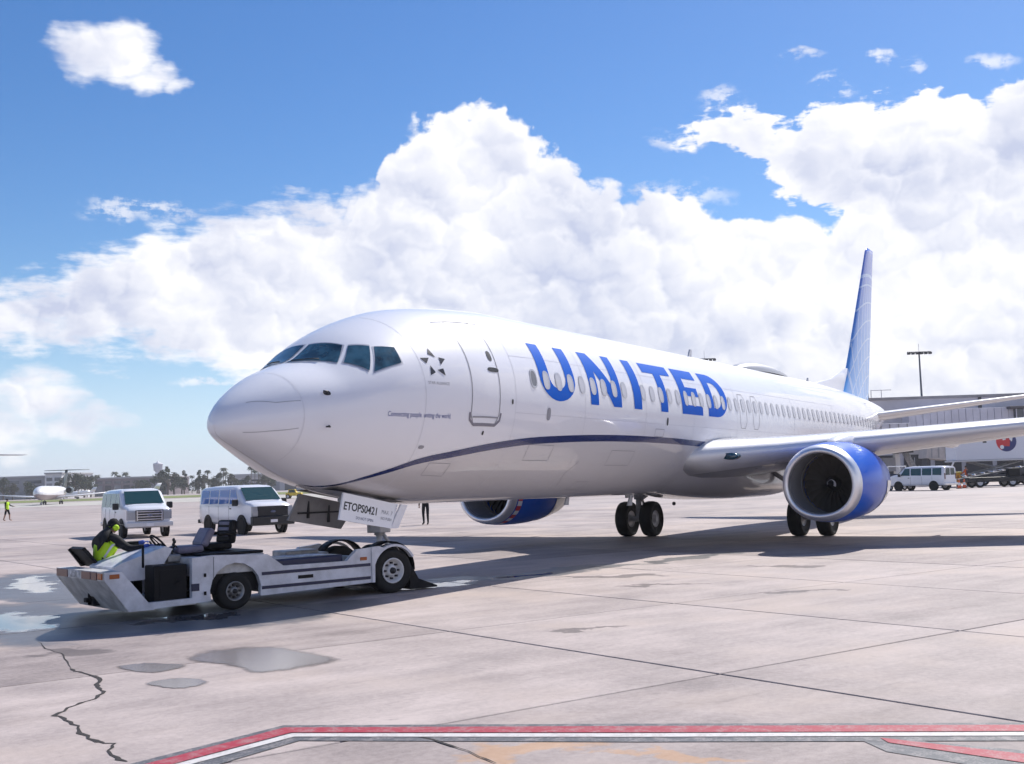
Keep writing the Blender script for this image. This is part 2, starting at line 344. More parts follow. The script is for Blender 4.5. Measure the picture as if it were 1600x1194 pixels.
# cracks, as dark ribbons with uneven edges
def ribbon(name, pts, w, z, m, parent):
    mb = MB(); P = []
    for a, b in zip(pts[:-1], pts[1:]):
        for t in range(4):
            q = Vector((*a, 0)).lerp(Vector((*b, 0)), t / 4); P.append(q + Vector((random.uniform(-.025, .025), random.uniform(-.025, .025), 0)))
    P.append(Vector((*pts[-1], 0))); L = []
    for i, q in enumerate(P):
        t = (P[min(i + 1, len(P) - 1)] - P[max(i - 1, 0)]).normalized(); n = Vector((-t.y, t.x, 0)); ww = w * random.uniform(.35, 1.2) * (0.3 if i in (0, len(P) - 1) else 1)
        L.append([q + n * ww + Vector((0, 0, z)), q - n * ww + Vector((0, 0, z))])
    mb.loft(L, 0, False, False, False); return mb.build(name, m, parent)
M_CRACK = mat('crack', (0.03, 0.026, 0.026), 0.95)
ribbon('crack', [(-4.31, -2.22), (-4.42, -2.53), (-4.63, -3.12), (-4.97, -3.5), (-5.17, -3.86), (-5.47, -4.09), (-5.88, -4.24), (-6.16, -4.45), (-6.29, -4.85), (-6.52, -5.22), (-6.71, -5.68), (-6.73, -5.91), (-6.96, -6.13), (-7.09, -6.52)], .022, .0025, M_CRACK, apron)
ribbon('crack', [(-5.48, -7.71), (-5.56, -8.12), (-5.75, -8.58), (-6.03, -9.07)], .012, .0065, M_CRACK, apron)
ribbon('crack', [(-4.31, -2.22), (-3.6, -1.2), (-3.3, -.4), (-2.9, .3)], .008, .0025, M_CRACK, apron)
# painted edge line: grey border, red and white bands
def paint(name, col, wear):
    m = mat(name, col, 0.6); T = NT(m.node_tree); b = T.n['Principled BSDF']; g = T.node('ShaderNodeNewGeometry')
    n = T.noise(g.outputs['Position'], 7.0, 6, .7); n2 = T.noise(g.outputs['Position'], 60.0, 3, .7)
    T.l.new(T.mix(T.mul(T.step(T.add(T.mul(n, .6), T.mul(n2, .4)), .46, .60), wear), (*col, 1), (0.36, 0.32, 0.31, 1)), b.inputs['Base Color']); return m
M_LG, M_LR, M_LW = paint('line_grey', (0.075, 0.08, 0.092), .55), paint('line_red', (0.34, 0.012, 0.035), .42), paint('line_white', (0.60, 0.575, 0.565), .6)
def ext(L, k=6.0):
    a = Vector(L[-2]); b = Vector(L[-1]); c = Vector(L[0]); d = Vector(L[1])
    return [tuple(c + (c - d).normalized() * 1.5)] + L + [tuple(b + (b - a).normalized() * k)]
def strip(name, top, bot, z, m, par):
    top, bot = ext(top), ext(bot); mb = MB(); mb.loft([[(*a, z), (*b, z)] for a, b in zip(top, bot)], 0, False, False, False); return mb.build(name, m, par)
mark = tag(empty('line_marking', (-5, -8, 0)), kind='structure'); mark.location = (0, 0, 0)
strip('grey_border', [(-7.131, -6.611), (-5.666, -6.735), (-4.464, -9.43), (-3.303, -12.101)], [(-6.853, -7.235), (-6.048, -7.26), (-5.037, -9.704), (-3.917, -12.187)], .004, M_LG, mark)
strip('red_band', [(-7.077, -6.732), (-5.738, -6.817), (-4.56, -9.476), (-3.396, -12.114)], [(-6.991, -6.925), (-5.864, -7.003), (-4.766, -9.574), (-3.62, -12.146)], .008, M_LR, mark)
strip('white_band', [(-6.981, -6.947), (-5.889, -7.033), (-4.795, -9.589), (-3.653, -12.15)], [(-6.932, -7.058), (-5.97, -7.134), (-4.903, -9.64), (-3.771, -12.167)], .008, M_LW, mark)
def quadl(name, a, b, c, d, z, m):
    mb = MB(); mb.add([(*q, z) for q in (a, b, c, d)], [(0, 1, 2, 3)]); return mb.build(name, m, mark)
quadl('grey_border', (-4.20, -11.02), (-4.25, -14.2), (-5.35, -14.2), (-4.62, -11.4), .003, M_LG)
quadl('red_band', (-4.231, -11.256), (-4.55, -14.2), (-5.05, -14.2), (-4.36, -11.35), .0075, M_LR)
# puddles
M_WATER = mat('puddle_water', (0.23, 0.20, 0.19), 0.17, spec=0.5)
T = NT(M_WATER.node_tree); at_ = T.node('ShaderNodeAttribute', attribute_name='depth'); tr_ = T.node('ShaderNodeBsdfTransparent'); mx_ = T.node('ShaderNodeMixShader')
gp_ = T.node('ShaderNodeNewGeometry'); T.l.new(T.step(T.add(at_.outputs['Fac'], T.mul(T.sub(T.noise(gp_.outputs['Position'], 5.0, 4), .5), .7)), .05, .75), mx_.inputs[0])
T.l.new(tr_.outputs[0], mx_.inputs[1]); T.l.new(T.n['Principled BSDF'].outputs[0], mx_.inputs[2]); T.l.new(mx_.outputs[0], T.n['Material Output'].inputs[0])
def puddle(pts, label):
    c = Vector((sum(p[0] for p in pts) / len(pts), sum(p[1] for p in pts) / len(pts), 0)); n = len(pts); ring = []
    for i in range(n):
        p0, p1, p2, p3 = (Vector((*pts[(i + k) % n], 0)) for k in (-1, 0, 1, 2))
        for t in (0, .2, .4, .6, .8):
            q = 0.5 * ((2 * p1) + (p2 - p0) * t + (2 * p0 - 5 * p1 + 4 * p2 - p3) * t * t + (3 * p1 - p0 - 3 * p2 + p3) * t ** 3)
            ring.append(q + Vector((random.uniform(-.02, .02), random.uniform(-.02, .02), 0)))
    mb = MB(); k = len(ring); z = .0045
    mb.add([(c.x, c.y, z)] + [(*(c + (q - c) * .70).to_2d(), z) for q in ring] + [(*(c + (q - c) * 1.04).to_2d(), z) for q in ring],
           [(0, 1 + i, 1 + (i + 1) % k) for i in range(k)] + [(1 + i, 1 + k + i, 1 + k + (i + 1) % k, 1 + (i + 1) % k) for i in range(k)])
    o = mb.build('puddle', M_WATER); at = o.data.attributes.new('depth', 'FLOAT', 'POINT')
    for v in o.data.vertices:
        d = min((v.co - Vector((*q.to_2d(), z))).length for q in [c + (r - c) * 1.04 for r in ring]); at.data[v.index].value = 0.0 if d < 1e-3 else 1.0
    o['kind'] = 'structure'; o['label'] = label; return o
puddle([(-3.31, -2.97), (-2.66, -2.73), (-2.15, -3.21), (-2.53, -4.58), (-2.81, -4.91), (-3.35, -4.82), (-3.78, -4.58), (-3.5, -3.91)], 'largest wet puddle on the concrete in the foreground')
puddle([(-4.05, -2.67), (-3.69, -2.73), (-3.64, -3.41), (-4.17, -3.44)], 'small puddle just left of the largest puddle')
puddle([(-4.64, -3.85), (-4.27, -3.95), (-4.32, -4.48), (-4.72, -4.54), (-4.77, -4.22)], 'oval puddle nearest the red line')
# far grass and taxiway
M_GRASS = mat('grass', (0.17, 0.20, 0.045), 0.9, var=0.2, vscale=0.05)
M_TAXI = mat('taxiway_concrete', (0.44, 0.42, 0.38), 0.8, var=0.08, vscale=0.03)
def band(name, d0, d1, p0, p1, z, m): return sheet(name, [foot(p0, d0), foot(p1, d0), foot(p1, d1), foot(p0, d1)], z, m, None, 'structure')
band('grass_strip', 300, 430, -500, 1000, .03, M_GRASS)
band('taxiway', 190, 268, -600, 900, .02, M_TAXI)
# ------------------------------------------------------------------ the airliner
def interp(x,t):
    if x<=t[0][0]: return t[0][1]
    for i in range(len(t)-1):
        if x<=t[i+1][0]:
            a,b=t[i],t[i+1]
            # catmull-rom (monotone-ish)
            p0=t[i-1] if i>0 else (2*a[0]-b[0],2*a[1]-b[1]); p3=t[i+2] if i+2<len(t) else (2*b[0]-a[0],2*b[1]-a[1])
            h=b[0]-a[0]; u=(x-a[0])/h
            m1=(b[1]-p0[1])/(b[0]-p0[0])*h; m2=(p3[1]-a[1])/(p3[0]-a[0])*h
            d=b[1]-a[1]
            if d==0: m1=m2=0
            else:
                m1=max(0,min(3,m1/d))*d; m2=max(0,min(3,m2/d))*d
            return (2*u**3-3*u*u+1)*a[1]+(u**3-2*u*u+u)*m1+(-2*u**3+3*u*u)*b[1]+(u**3-u*u)*m2
    return t[-1][1]
TOP=[(0,2.78),(.06,2.95),(.2,3.12),(.5,3.36),(1.0,3.65),(1.5,3.84),(1.8,3.96),(2.1,4.17),(2.5,4.46),(3.0,4.71),(3.5,4.90),(4.1,5.07),(5,5.22),(6,5.32),(7.2,5.38),(28,5.38),(32,5.31),(36,5.18),(39,5.04),(41.0,4.86),(41.3,4.7)]
BOT=[(0,2.78),(.06,2.64),(.2,2.54),(.5,2.40),(1,2.17),(1.5,1.95),(2,1.80),(3,1.60),(4,1.48),(5.2,1.41),(27,1.40),(29,1.50),(32,1.98),(35,2.70),(38,3.50),(41.0,4.32),(41.3,4.45)]
HW=[(0,0.0),(.06,.18),(.2,.35),(.5,.60),(1,.92),(1.5,1.18),(2,1.39),(2.5,1.54),(3,1.66),(4,1.81),(5.2,1.88),(28,1.88),(31,1.80),(34,1.52),(37,1.08),(39.5,.63),(41.0,.32),(41.3,.16)]
ZC=[(0,2.78),(.5,2.84),(1,2.92),(2,3.10),(3,3.28),(4,3.42),(5.2,3.50),(28,3.50),(34,3.80),(38,4.25),(41.3,4.6)]
def surf(x,th):
    # th degrees: 0 = top, 90 = port side, 180 = bottom, negative = starboard
    t=math.radians(th); c=math.cos(t)
    w=interp(x,HW); zc=interp(x,ZC)
    h=(interp(x,TOP)-zc) if c>=0 else (zc-interp(x,BOT))
    return (x,-w*math.sin(t),zc+h*c)

MG = 21.25
def S(x, th, off=0.0):
    p = Vector(surf(x, th))
    if off:
        e = 0.01; a = Vector(surf(x + e, th)) - Vector(surf(max(x - e, 0.001), th)); b = Vector(surf(x, th + .5)) - Vector(surf(x, th - .5))
        n = b.cross(a)
        if n.length < 1e-9: n = Vector((-1, 0, 0))
        n.normalize(); c = Vector((x, 0, interp(x, ZC)))
        if n.dot(p - c) < 0: n = -n
        p = p + n * off
    return p - Vector((MG, 0, 0))
def th_of(x, z):
    zc = interp(x, ZC); h = interp(x, TOP) - zc if z >= zc else zc - interp(x, BOT)
    return math.degrees(math.acos(max(-1, min(1, (z - zc) / h))))
M_WHITE = mat('aircraft_white', (0.81, 0.815, 0.86), 0.45, coat=0.7, spec=.3)
M_BELLY = mat('aircraft_grey', (0.60, 0.585, 0.60), 0.42, coat=0.7, spec=.3)
M_NAVY = mat('navy_paint', (0.008, 0.020, 0.115), 0.25, coat=0.4)
M_BLUE = mat('title_blue', (0.0, 0.115, 0.60), 0.6, spec=.12)
M_LINE = mat('panel_line', (0.30, 0.30, 0.33), 0.5)
M_DARK = mat('dark_fitting', (0.018, 0.018, 0.022), 0.5)
M_SILV = mat('bare_metal', (0.62, 0.62, 0.64), 0.28, metal=1.0, var=0.03, vscale=2.0)
M_GLASS = mat('cockpit_glass', (0.030, 0.080, 0.115), 0.14, var=.36, vscale=2.6, spec=0.9)
M_SHADE = mat('window_shade', (0.56, 0.57, 0.63), 0.25, spec=0.6)
M_FRAME = mat('window_frame', (0.50, 0.51, 0.55), 0.35, metal=0.3)
M_TYRE = mat('tyre_rubber', (0.0075, 0.0075, 0.008), 0.8, bump=0.2, bscale=25)
M_STRUT = mat('gear_grey', (0.42, 0.42, 0.44), 0.4, var=0.08, vscale=5)
M_WINGG = mat('wing_grey', (0.50, 0.50, 0.515), 0.32, coat=0.3, var=0.04, vscale=0.6)

air = empty('airliner', (MG, 0, 0), 0, 'white twin-engine airliner with blue lettering being pushed by the low tug', 'airplane')
LIFT = 0.17; air.rotation_euler = (0, math.atan2(LIFT, 17.17), 0)
# ---- fuselage: one row of faces runs along the cheatline, grey belly paint below it
STR = [(0, 178), (1.9, 178), (2.1, 174), (2.33, 163), (2.6, 150), (2.97, 140), (3.54, 130.7), (4.3, 125.6), (5.39, 120.5), (6.7, 116.3), (8.2, 113.8), (9.9, 112.1), (11.86, 111.4), (14.1, 111.8), (16.27, 113.5), (18, 116), (22, 120), (41.3, 125)]
xs = [0.0, .008, .02, .04, .06, .09, .13, .2, .28, .38] + [.5 + .125 * i for i in range(int(5.5 / .125))] + [6.0 + .4 * i for i in range(60)] + [30 + .35 * i for i in range(32)] + [41.25, 41.3]
def ring(x):
    ts = interp(x, STR); up = [ts * j / 22 for j in range(22)]; lo = [ts + (180 - ts) * j / 12 for j in range(13)]
    half = up + lo
    return half + [-t for t in reversed(half[1:-1])]
def lower(j): return 22 <= j < 22 + 24
mb = MB(); secs = []
for x in xs: secs.append([S(max(x, .001), t) for t in ring(max(x, .001))])
mb.loft(secs, 0, True, True, True, lambda i, j: 1 if lower(j) else 0)
fus = mb.build('fuselage', [M_WHITE, M_BELLY], air)
def surf_ribbon(name, pts, w, off, m, parent, side=1, sub=6):
    P = []
    for (x0, t0), (x1, t1) in zip(pts[:-1], pts[1:]):
        for k in range(sub): P.append((x0 + (x1 - x0) * k / sub, t0 + (t1 - t0) * k / sub))
    P.append(pts[-1]); Q = [S(x, t * side, off) for x, t in P]; L = []
    for i, q in enumerate(Q):
        t = (Q[min(i + 1, len(Q) - 1)] - Q[max(i - 1, 0)]).normalized()
        n = (S(P[i][0], P[i][1] * side, off + .05) - q).normalized(); u = t.cross(n).normalized() * (w / 2)
        ww = u; L.append([q + ww, q - ww])
    mb = MB(); mb.loft(L, 0, False, False, True); return mb.build(name, m, parent)
def surf_patch(mb, poly, nu, nv, off, mi=0, side=1):
    # poly: four (x, theta) corners
    A, B, C_, D = poly; g = []
    for i in range(nu + 1):
        u = i / nu; r = []
        for j in range(nv + 1):
            v = j / nv; x = (A[0] * (1 - u) + B[0] * u) * (1 - v) + (D[0] * (1 - u) + C_[0] * u) * v; t = (A[1] * (1 - u) + B[1] * u) * (1 - v) + (D[1] * (1 - u) + C_[1] * u) * v
            r.append(S(x, t * side, off))
        g.append(r)
    mb.loft(g, mi, False, False, True)
for sd in (1, -1):
    mb = MB(); L = []
    for i in range(len(xs)):
        x = xs[i]
        if x < 1.95 or x > 17.5: continue
        ts = interp(x, STR); w = min(1.0, .35 + (x - 1.95) / .5) * 2.1
        L.append([S(x, (ts - w) * sd, .004), S(x, ts * sd, .005), S(x, (ts + w) * sd, .004)])
    mb.loft(L, 0, False, False, True); mb.build('cheatline', M_NAVY, fus)
# ---- cockpit windows: frame band and panes
CW = [[(1.63, 2.2), (1.97, 40), (2.31, 28.5), (2.20, 2.2)], [(2.04, 43.6), (2.30, 62.0), (2.60, 43.0), (2.35, 32.5)], [(2.37, 64.6), (2.95, 64.9), (2.99, 52.0), (2.66, 45.2)]]
def grow(poly, k):
    cx = sum(p[0] for p in poly) / 4; ct = sum(p[1] for p in poly) / 4
    return [(p[0] + math.copysign(k, p[0] - cx), p[1] + math.copysign(k * 38, p[1] - ct)) for p in poly]
for sd in (1, -1):
    for q in CW:
        mb = MB(); surf_patch(mb, grow(q, .028), 6, 6, .004, 1, sd); surf_patch(mb, q, 6, 6, .010, 0, sd)
        mb.build('cockpit_window', [M_GLASS, M_FRAME], fus)
for sd in (1, -1):   # wipers
    mb = MB(); mb.tube([S(1.66, 6 * sd, .03), S(1.78, 18 * sd, .035), S(1.86, 26 * sd, .03)], .012, 6); mb.build('wiper', M_DARK, fus)
# ---- cabin windows, port side
def win_outline(w, h, n=16, e=2.6): return [(w * math.copysign(abs(math.cos(a)) ** (2 / e), math.cos(a)), h * math.copysign(abs(math.sin(a)) ** (2 / e), math.sin(a))) for a in [2 * math.pi * i / n for i in range(n)]]
def surf_disc(mb, x, z, w, h, off, mi, n=16, e=2.6, inner=0.0):
    o = win_outline(w, h, n, e); P = [S(x + a, th_of(x + a, z + b), off) for a, b in o]
    if inner:
        Q = [S(x + a * inner, th_of(x + a * inner, z + b * inner), off) for a, b in o]; k = len(o)
        mb.add(P + Q, [(i, (i + 1) % k, (i + 1) % k + k, i + k) for i in range(k)], mi, True)
    else: mb.add([S(x, th_of(x, z), off)] + P, [(0, 1 + i, 1 + (i + 1) % n) for i in range(n)], mi, True)
k = 0; x = 6.82
while x < 35.6:
    if not (k in (9,)):
        mb = MB(); surf_disc(mb, x, 3.83, .132, .195, .009, 1, inner=.80); surf_disc(mb, x, 3.83, .106, .157, .007, 0)
        mb.build('cabin_window', [M_SHADE if k else mat('window_open', (.16, .17, .20), .1, spec=.7), M_FRAME], fus)
    x += .508; k += 1
# ---- doors and hatches as outlined panels
def door_line(x0, x1, ztop, zbot, name, w=.025, frame=True):
    t0, t1 = th_of(x0, ztop), th_of(x0, zbot); m = .10
    pts = [(x0 + m, t0), (x0, t0 + 5)] + [(x0, t0 + 5 + (t1 - t0 - 10) * i / 6) for i in range(1, 7)] + [(x0, t1 - 5), (x0 + m, t1)] + [(x1 - m, t1), (x1, t1 - 5)] + [(x1, t1 - 5 - (t1 - t0 - 10) * i / 6) for i in range(1, 7)] + [(x1, t0 + 5), (x1 - m, t0), (x0 + m, t0)]
    return surf_ribbon(name, pts, w, .004, M_LINE, fus, 1, 3)
d1 = door_line(4.60, 5.52, 4.80, 2.86, 'passenger_door')
def dpart(name, x, z, w, h, m, off=.006):
    mb = MB(); surf_disc(mb, x, z, w, h, off, 0); return mb.build(name, m, fus)
dpart('door_window', 5.36, 4.17, .07, .10, M_DARK); dpart('door_handle', 5.36, 3.90, .19, .045, M_DARK)
surf_ribbon('door_sill', [(4.56, 101.5), (4.58, 105.5), (4.72, 108.2), (5.42, 108.2), (5.56, 105.5), (5.58, 101.5)], .05, .007, mat('sill_grey', (.22, .21, .25), .5), fus)
surf_ribbon('door_sill', [(4.66, 104), (5.50, 104)], .03, .006, M_LINE, fus)
surf_ribbon('gutter', [(4.35, 37.5), (5.2, 39), (5.75, 40.5)], .03, .012, M_LINE, fus)
for hx in (18.2, 19.25): door_line(hx, hx + .52, 4.15, 3.18, 'overwing_exit', .018)
door_line(33.9, 34.7, 4.7, 3.0, 'passenger_door', .02)
for (x, z, w, h) in [(7.39, 3.14, .075, .13), (5.97, 3.32, .03, .05), (5.09, 2.70, .03, .04), (13.23, 3.19, .05, .10), (1.46, 3.29, .055, .04), (3.47, 2.42, .07, .03)]:
    dpart('panel_fitting', x, z, w, h, M_LINE if w > .06 else M_DARK)
for z in (3.27, 2.75):     # pitot probes
    th = th_of(1.42, z); mb = MB(); p = S(1.46, th, 0); q = S(1.44, th, .09); mb.tube([p, q, q + Vector((-.10, -.005, 0))], .014, 6); mb.build('pitot_probe', M_DARK, fus)
surf_ribbon('panel_seam', [(.36, 46), (.7, 66), (1.04, 72)], .013, .003, mat('nose_line', (.42, .42, .46), .5), fus); surf_ribbon('panel_seam', [(.28, 121), (.6, 112), (1.0, 106)], .013, .003, MATS['nose_line'], fus)
surf_ribbon('panel_seam', [(1.06, 4)] + [(1.06, 20 * i) for i in range(1, 9)], .010, .003, mat('faint_seam', (.68, .685, .73), .4), fus)
surf_ribbon('panel_seam', [(9.2, 150), (9.0, 138), (9.3, 128)], .012, .003, M_LINE, fus); surf_ribbon('panel_seam', [(9.9, 146), (10.5, 146), (10.5, 156), (9.9, 156), (9.9, 146)], .012, .003, M_LINE, fus)
M_FAINT = mat('skin_joint', (.62, .625, .67), .45)
for xq in (3.35, 6.1, 8.95, 12.0, 14.9, 18.0, 23.0, 27.5, 31.5): surf_ribbon('panel_seam', [(xq, 8), (xq, 40), (xq, 70), (xq, 100), (xq, 130), (xq, 165)], .011, .0025, M_FAINT, fus)
for tq in (32, 66, 100.5): surf_ribbon('panel_seam', [(6.1, tq), (12, tq), (18, tq), (28, tq)], .010, .0025, M_FAINT, fus, 1, 10)
for x0, x1, t0, t1 in ((6.9, 7.9, 118, 128), (10.6, 11.8, 120, 131), (3.9, 4.5, 131, 140), (12.6, 13.1, 104, 109)):
    surf_ribbon('access_panel', [(x0, t0), (x1, t0), (x1, t1), (x0, t1), (x0, t0)], .012, .003, M_LINE, fus, 1, 4)
# ---- titles
def poly_on_side(name, poly, m, off=.005, holes=None):
    bm = bmesh.new(); edges = []
    for loop in [poly] + (holes or []):
        vs = [bm.verts.new((a, 0, b)) for a, b in loop]
        for i in range(len(vs)): edges.append(bm.edges.new((vs[i], vs[(i + 1) % len(vs)])))
    bmesh.ops.triangle_fill(bm, use_beauty=True, use_dissolve=False, edges=edges)
    zs = [v.co.z for v in bm.verts]; z = min(zs) + .06
    while z < max(zs): bmesh.ops.bisect_plane(bm, geom=bm.verts[:] + bm.edges[:] + bm.faces[:], dist=1e-5, plane_co=(0, 0, z), plane_no=(0, 0, 1)); z += .06
    for v in bm.verts:
        p = S(v.co.x, th_of(v.co.x, v.co.z), off); v.co = p
    me = bpy.data.meshes.new(name); bmesh.ops.recalc_face_normals(bm, faces=bm.faces[:]); bm.to_mesh(me); bm.free(); me.materials.append(m)
    for p in me.polygons: p.use_smooth = True
    return link(name, me, fus)
ZT, ZB = 4.60, 3.42
def arc(cx, cz, rx, rz, a0, a1, n=14): return [(cx + rx * math.cos(rad(a0 + (a1 - a0) * i / n)), cz + rz * math.sin(rad(a0 + (a1 - a0) * i / n))) for i in range(n + 1)]
U = [(7.08, ZT), (7.08, 3.95)] + arc(7.82, 3.92, .74, .50, 180, 360) + [(8.56, 3.95), (8.56, ZT), (8.16, ZT), (8.16, 3.95)] + arc(7.82, 3.92, .34, .24, 0, -180) + [(7.48, 3.95), (7.48, ZT)]
poly_on_side('letter', U, M_BLUE)
poly_on_side('letter', [(9.20, ZB), (9.20, ZT), (9.62, ZT), (10.33, 3.86), (10.33, ZT), (10.70, ZT), (10.70, ZB), (10.30, ZB), (9.57, 4.18), (9.57, ZB)], M_BLUE)
poly_on_side('letter', [(11.35, ZB), (11.35, ZT), (11.77, ZT), (11.77, ZB)], M_BLUE)
poly_on_side('letter', [(12.25, ZT), (13.85, ZT), (13.85, 4.36), (13.26, 4.36), (13.26, ZB), (12.84, ZB), (12.84, 4.36), (12.25, 4.36)], M_BLUE)
poly_on_side('letter', [(14.13, ZB), (14.13, ZT), (15.48, ZT), (15.48, 4.36), (14.56, 4.36), (14.56, 4.13), (15.30, 4.13), (15.30, 3.90), (14.56, 3.90), (14.56, 3.66), (15.48, 3.66), (15.48, ZB)], M_BLUE)
poly_on_side('letter', [(15.88, ZB), (15.88, ZT), (16.5, ZT)] + arc(16.5, (ZT + ZB) / 2, .82, (ZT - ZB) / 2, 88, -88) + [(16.5, ZB)], M_BLUE, .005, [[(16.30, 3.66), (16.30, 4.36), (16.5, 4.36)] + arc(16.5, 4.01, .40, .35, 80, -80) + [(16.5, 3.66)]])
# emblem of five dark wedges round a star
EX, EZ = 3.69, 3.91
M_EMB = mat('emblem_black', (.02, .02, .028), .35)
for i in range(5):
    a = rad(90 + 72 * i); f = lambda r, da: (EX + r * 1.12 * math.cos(a + rad(da)), EZ + r * math.sin(a + rad(da)))
    poly_on_side('emblem_wedge', [f(.28, 2), f(.125, -30), f(.175, 24)], M_EMB, .005)
def side_text(body, x, z, size, m, name, bold=0.0, sx=1.0):
    me = text_mesh(body, size, bold)
    for v in me.vertices:
        xx = x + v.co.x * sx; v.co = S(xx, th_of(xx, z + v.co.y), .005)
    me.materials.clear(); me.materials.append(m); o = link(name, me, fus); o['kind'] = 'stuff'; return o
side_text('Connecting people. uniting the world.', 2.50, 2.93, .125, mat('slogan_blue', (.06, .09, .30), .4), 'slogan_lettering', .0, .80)
side_text('STAR ALLIANCE', 3.42, 3.52, .075, M_LINE, 'emblem_caption')
# ---- crown fittings
mb = MB(); secs = []
for i in range(13):
    t = i / 12; x = 22.6 + 5.4 * t; h = .34 * math.sin(math.pi * t ** .8) ** .7 if 0 < t < 1 else .0; w = .55 * math.sin(math.pi * t) ** .5 if 0 < t < 1 else .05
    secs.append([Vector((x - MG, w * math.cos(a), 5.33 + max(h, .01) * math.sin(a))) for a in [math.pi * j / 10 for j in range(11)]])
mb.loft(secs, 0, False, False, True); mb.build('antenna_radome', mat('radome_grey', (.40, .41, .43), .4), fus)
def blade(x, zb, h, c, name='blade_antenna', m=None):
    mb = MB(); mb.prism([(x - MG, zb), (x + c - MG, zb), (x + c * 1.25 - MG, zb + h), (x + c * .75 - MG, zb + h)], -.02, .02); mb.build(name, m or M_FRAME, fus)
blade(19.0, 5.35, .32, .26); blade(30.4, 5.28, .30, .22); blade(14.6, 1.12, .30, .25); blade(11.2, 1.22, .2, .2)
mb = MB(); mb.lathe([(0, .0), (.03, .05), (.09, .05), (.12, 0)], Matrix.Translation((17.6 - MG, 0, 1.16)) @ Matrix.Rotation(math.pi / 2, 4, 'Y'), 12); mb.build('beacon', M_DARK, fus)
# ---- wing body fairing
mb = MB(); secs = []
for i in range(41):
    t = i / 40; x = 14.6 + 13.0 * t; q = min(1.0, min(t, 1 - t) / .42); b = q * q * (3 - 2 * q)
    hw, zc, zb = interp(x, HW), interp(x, ZC), interp(x, BOT); r = []
    for j in range(25):
        a = math.pi * j / 24; cx = math.cos(a); sz = math.sin(a)
        pf = Vector((x - MG, hw * cx * .985, zc - (zc - zb) * sz * .985)); pw = Vector((x - MG, 2.12 * math.copysign(abs(cx) ** .6, cx) * (1 - .24 * cx ** 8), 2.30 - (2.30 - 1.17) * sz ** .7)); r.append(pf.lerp(pw, b))
    secs.append(r)
mb.loft(secs, 0, False, False, True); mb.build('wing_root_fairing', M_BELLY, air)
# ---- lifting surfaces
def airfoil(c, t, n=14):
    up, lo = [], []
    for i in range(n + 1):
        b = math.pi * i / n; x = .5 * (1 - math.cos(b)); y = 5 * t * (.2969 * x ** .5 - .126 * x - .3516 * x * x + .2843 * x ** 3 - .1036 * x ** 4); up.append((x * c, y * c * 1.1)); lo.append((x * c, -y * c * .9))
    return up[::-1] + lo[1:-1]
def le_x(y): return 17.45 + (y - 4.83) * .523 - max(0, 3.4 - y) * .35
def te_x(y): return 23.3 if y < 5.6 else 23.3 + (y - 5.6) * .185
def wz(y): return 2.35 + (y - 1.88) * .080 + max(0, y - 8) ** 2 * .003
for sd, nm in ((-1, 'port'), (1, 'starboard')):
    mb = MB(); secs = []
    for y in (1.2, 1.9, 2.6, 3.4, 4.83, 5.6, 7, 9, 11, 13, 15, 16.6, 17.1):
        c = te_x(y) - le_x(y); t = .135 - .035 * min(1, y / 14); inc = rad(1.5 - 3.0 * y / 17)
        secs.append([Vector((le_x(y) - MG + a * math.cos(inc) + b * math.sin(inc), sd * y, wz(y) + b * math.cos(inc) - a * math.sin(inc))) for a, b in airfoil(c, t)])
    for dy, dz, sh, c in ((.35, .12, .2, 1.25), (.60, .5, .55, 1.05), (.78, 1.3, 1.05, .8), (.92, 2.35, 1.75, .45)):
        y = 17.1 + dy; secs.append([Vector((le_x(17.1) + sh - MG + a, sd * (y - b * .8), wz(17.1) + dz + b * .4)) for a, b in airfoil(c, .10)])
    n = len(secs[0])
    wing = mb.loft(secs, 0, True, True, True, lambda i, j: 1 if 11 <= j <= 16 else 0).build('wing', [M_WINGG, mat('slat_metal', (.78, .78, .80), .35, metal=.15)], air)
    # landing light at the wing root leading edge
    mb = MB(); p = Vector((le_x(2.4) - MG - .015, sd * 2.4, wz(2.4) - .05)); mb.lathe([(-.02, 0), (-.02, .10), (.10, .13), (.12, 0)], Matrix.Translation(p) @ Matrix.Diagonal((1.6, 2.2, .8, 1)), 14); mb.build('landing_light', [M_GLASS], wing)
    for y in (6.6, 9.6, 12.6):
        mb = MB(); p = Vector((te_x(y) - MG - .9, sd * y, wz(y) - .10)); mb.lathe([(-1.2, .0), (-1.0, .06), (-.4, .13), (.4, .14), (1.1, .09), (1.5, .0)], Matrix.Translation(p), 12); mb.build('flap_track_fairing', M_WINGG, wing)
    for y0, y1 in ((6.2, 8.6), (8.7, 11.2), (11.3, 14.0)):     # slat gap lines on the leading edge
        pass
    # horizontal stabilizer
    mb = MB(); secs = []
    for i in range(9):
        t = i / 8; y = .35 + 6.85 * t; c = 3.9 + (1.15 - 3.9) * t; x0 = 35.6 + t * 3.95
        secs.append([Vector((x0 - MG + a, sd * y, 4.22 + t * .80 + b)) for a, b in airfoil(c, .09)])
    mb.loft(secs, 0, True, True, True, lambda i, j: 1 if 12 <= j <= 15 else 0).build('horizontal_stabilizer', [M_WINGG, MATS['slat_metal']], air)
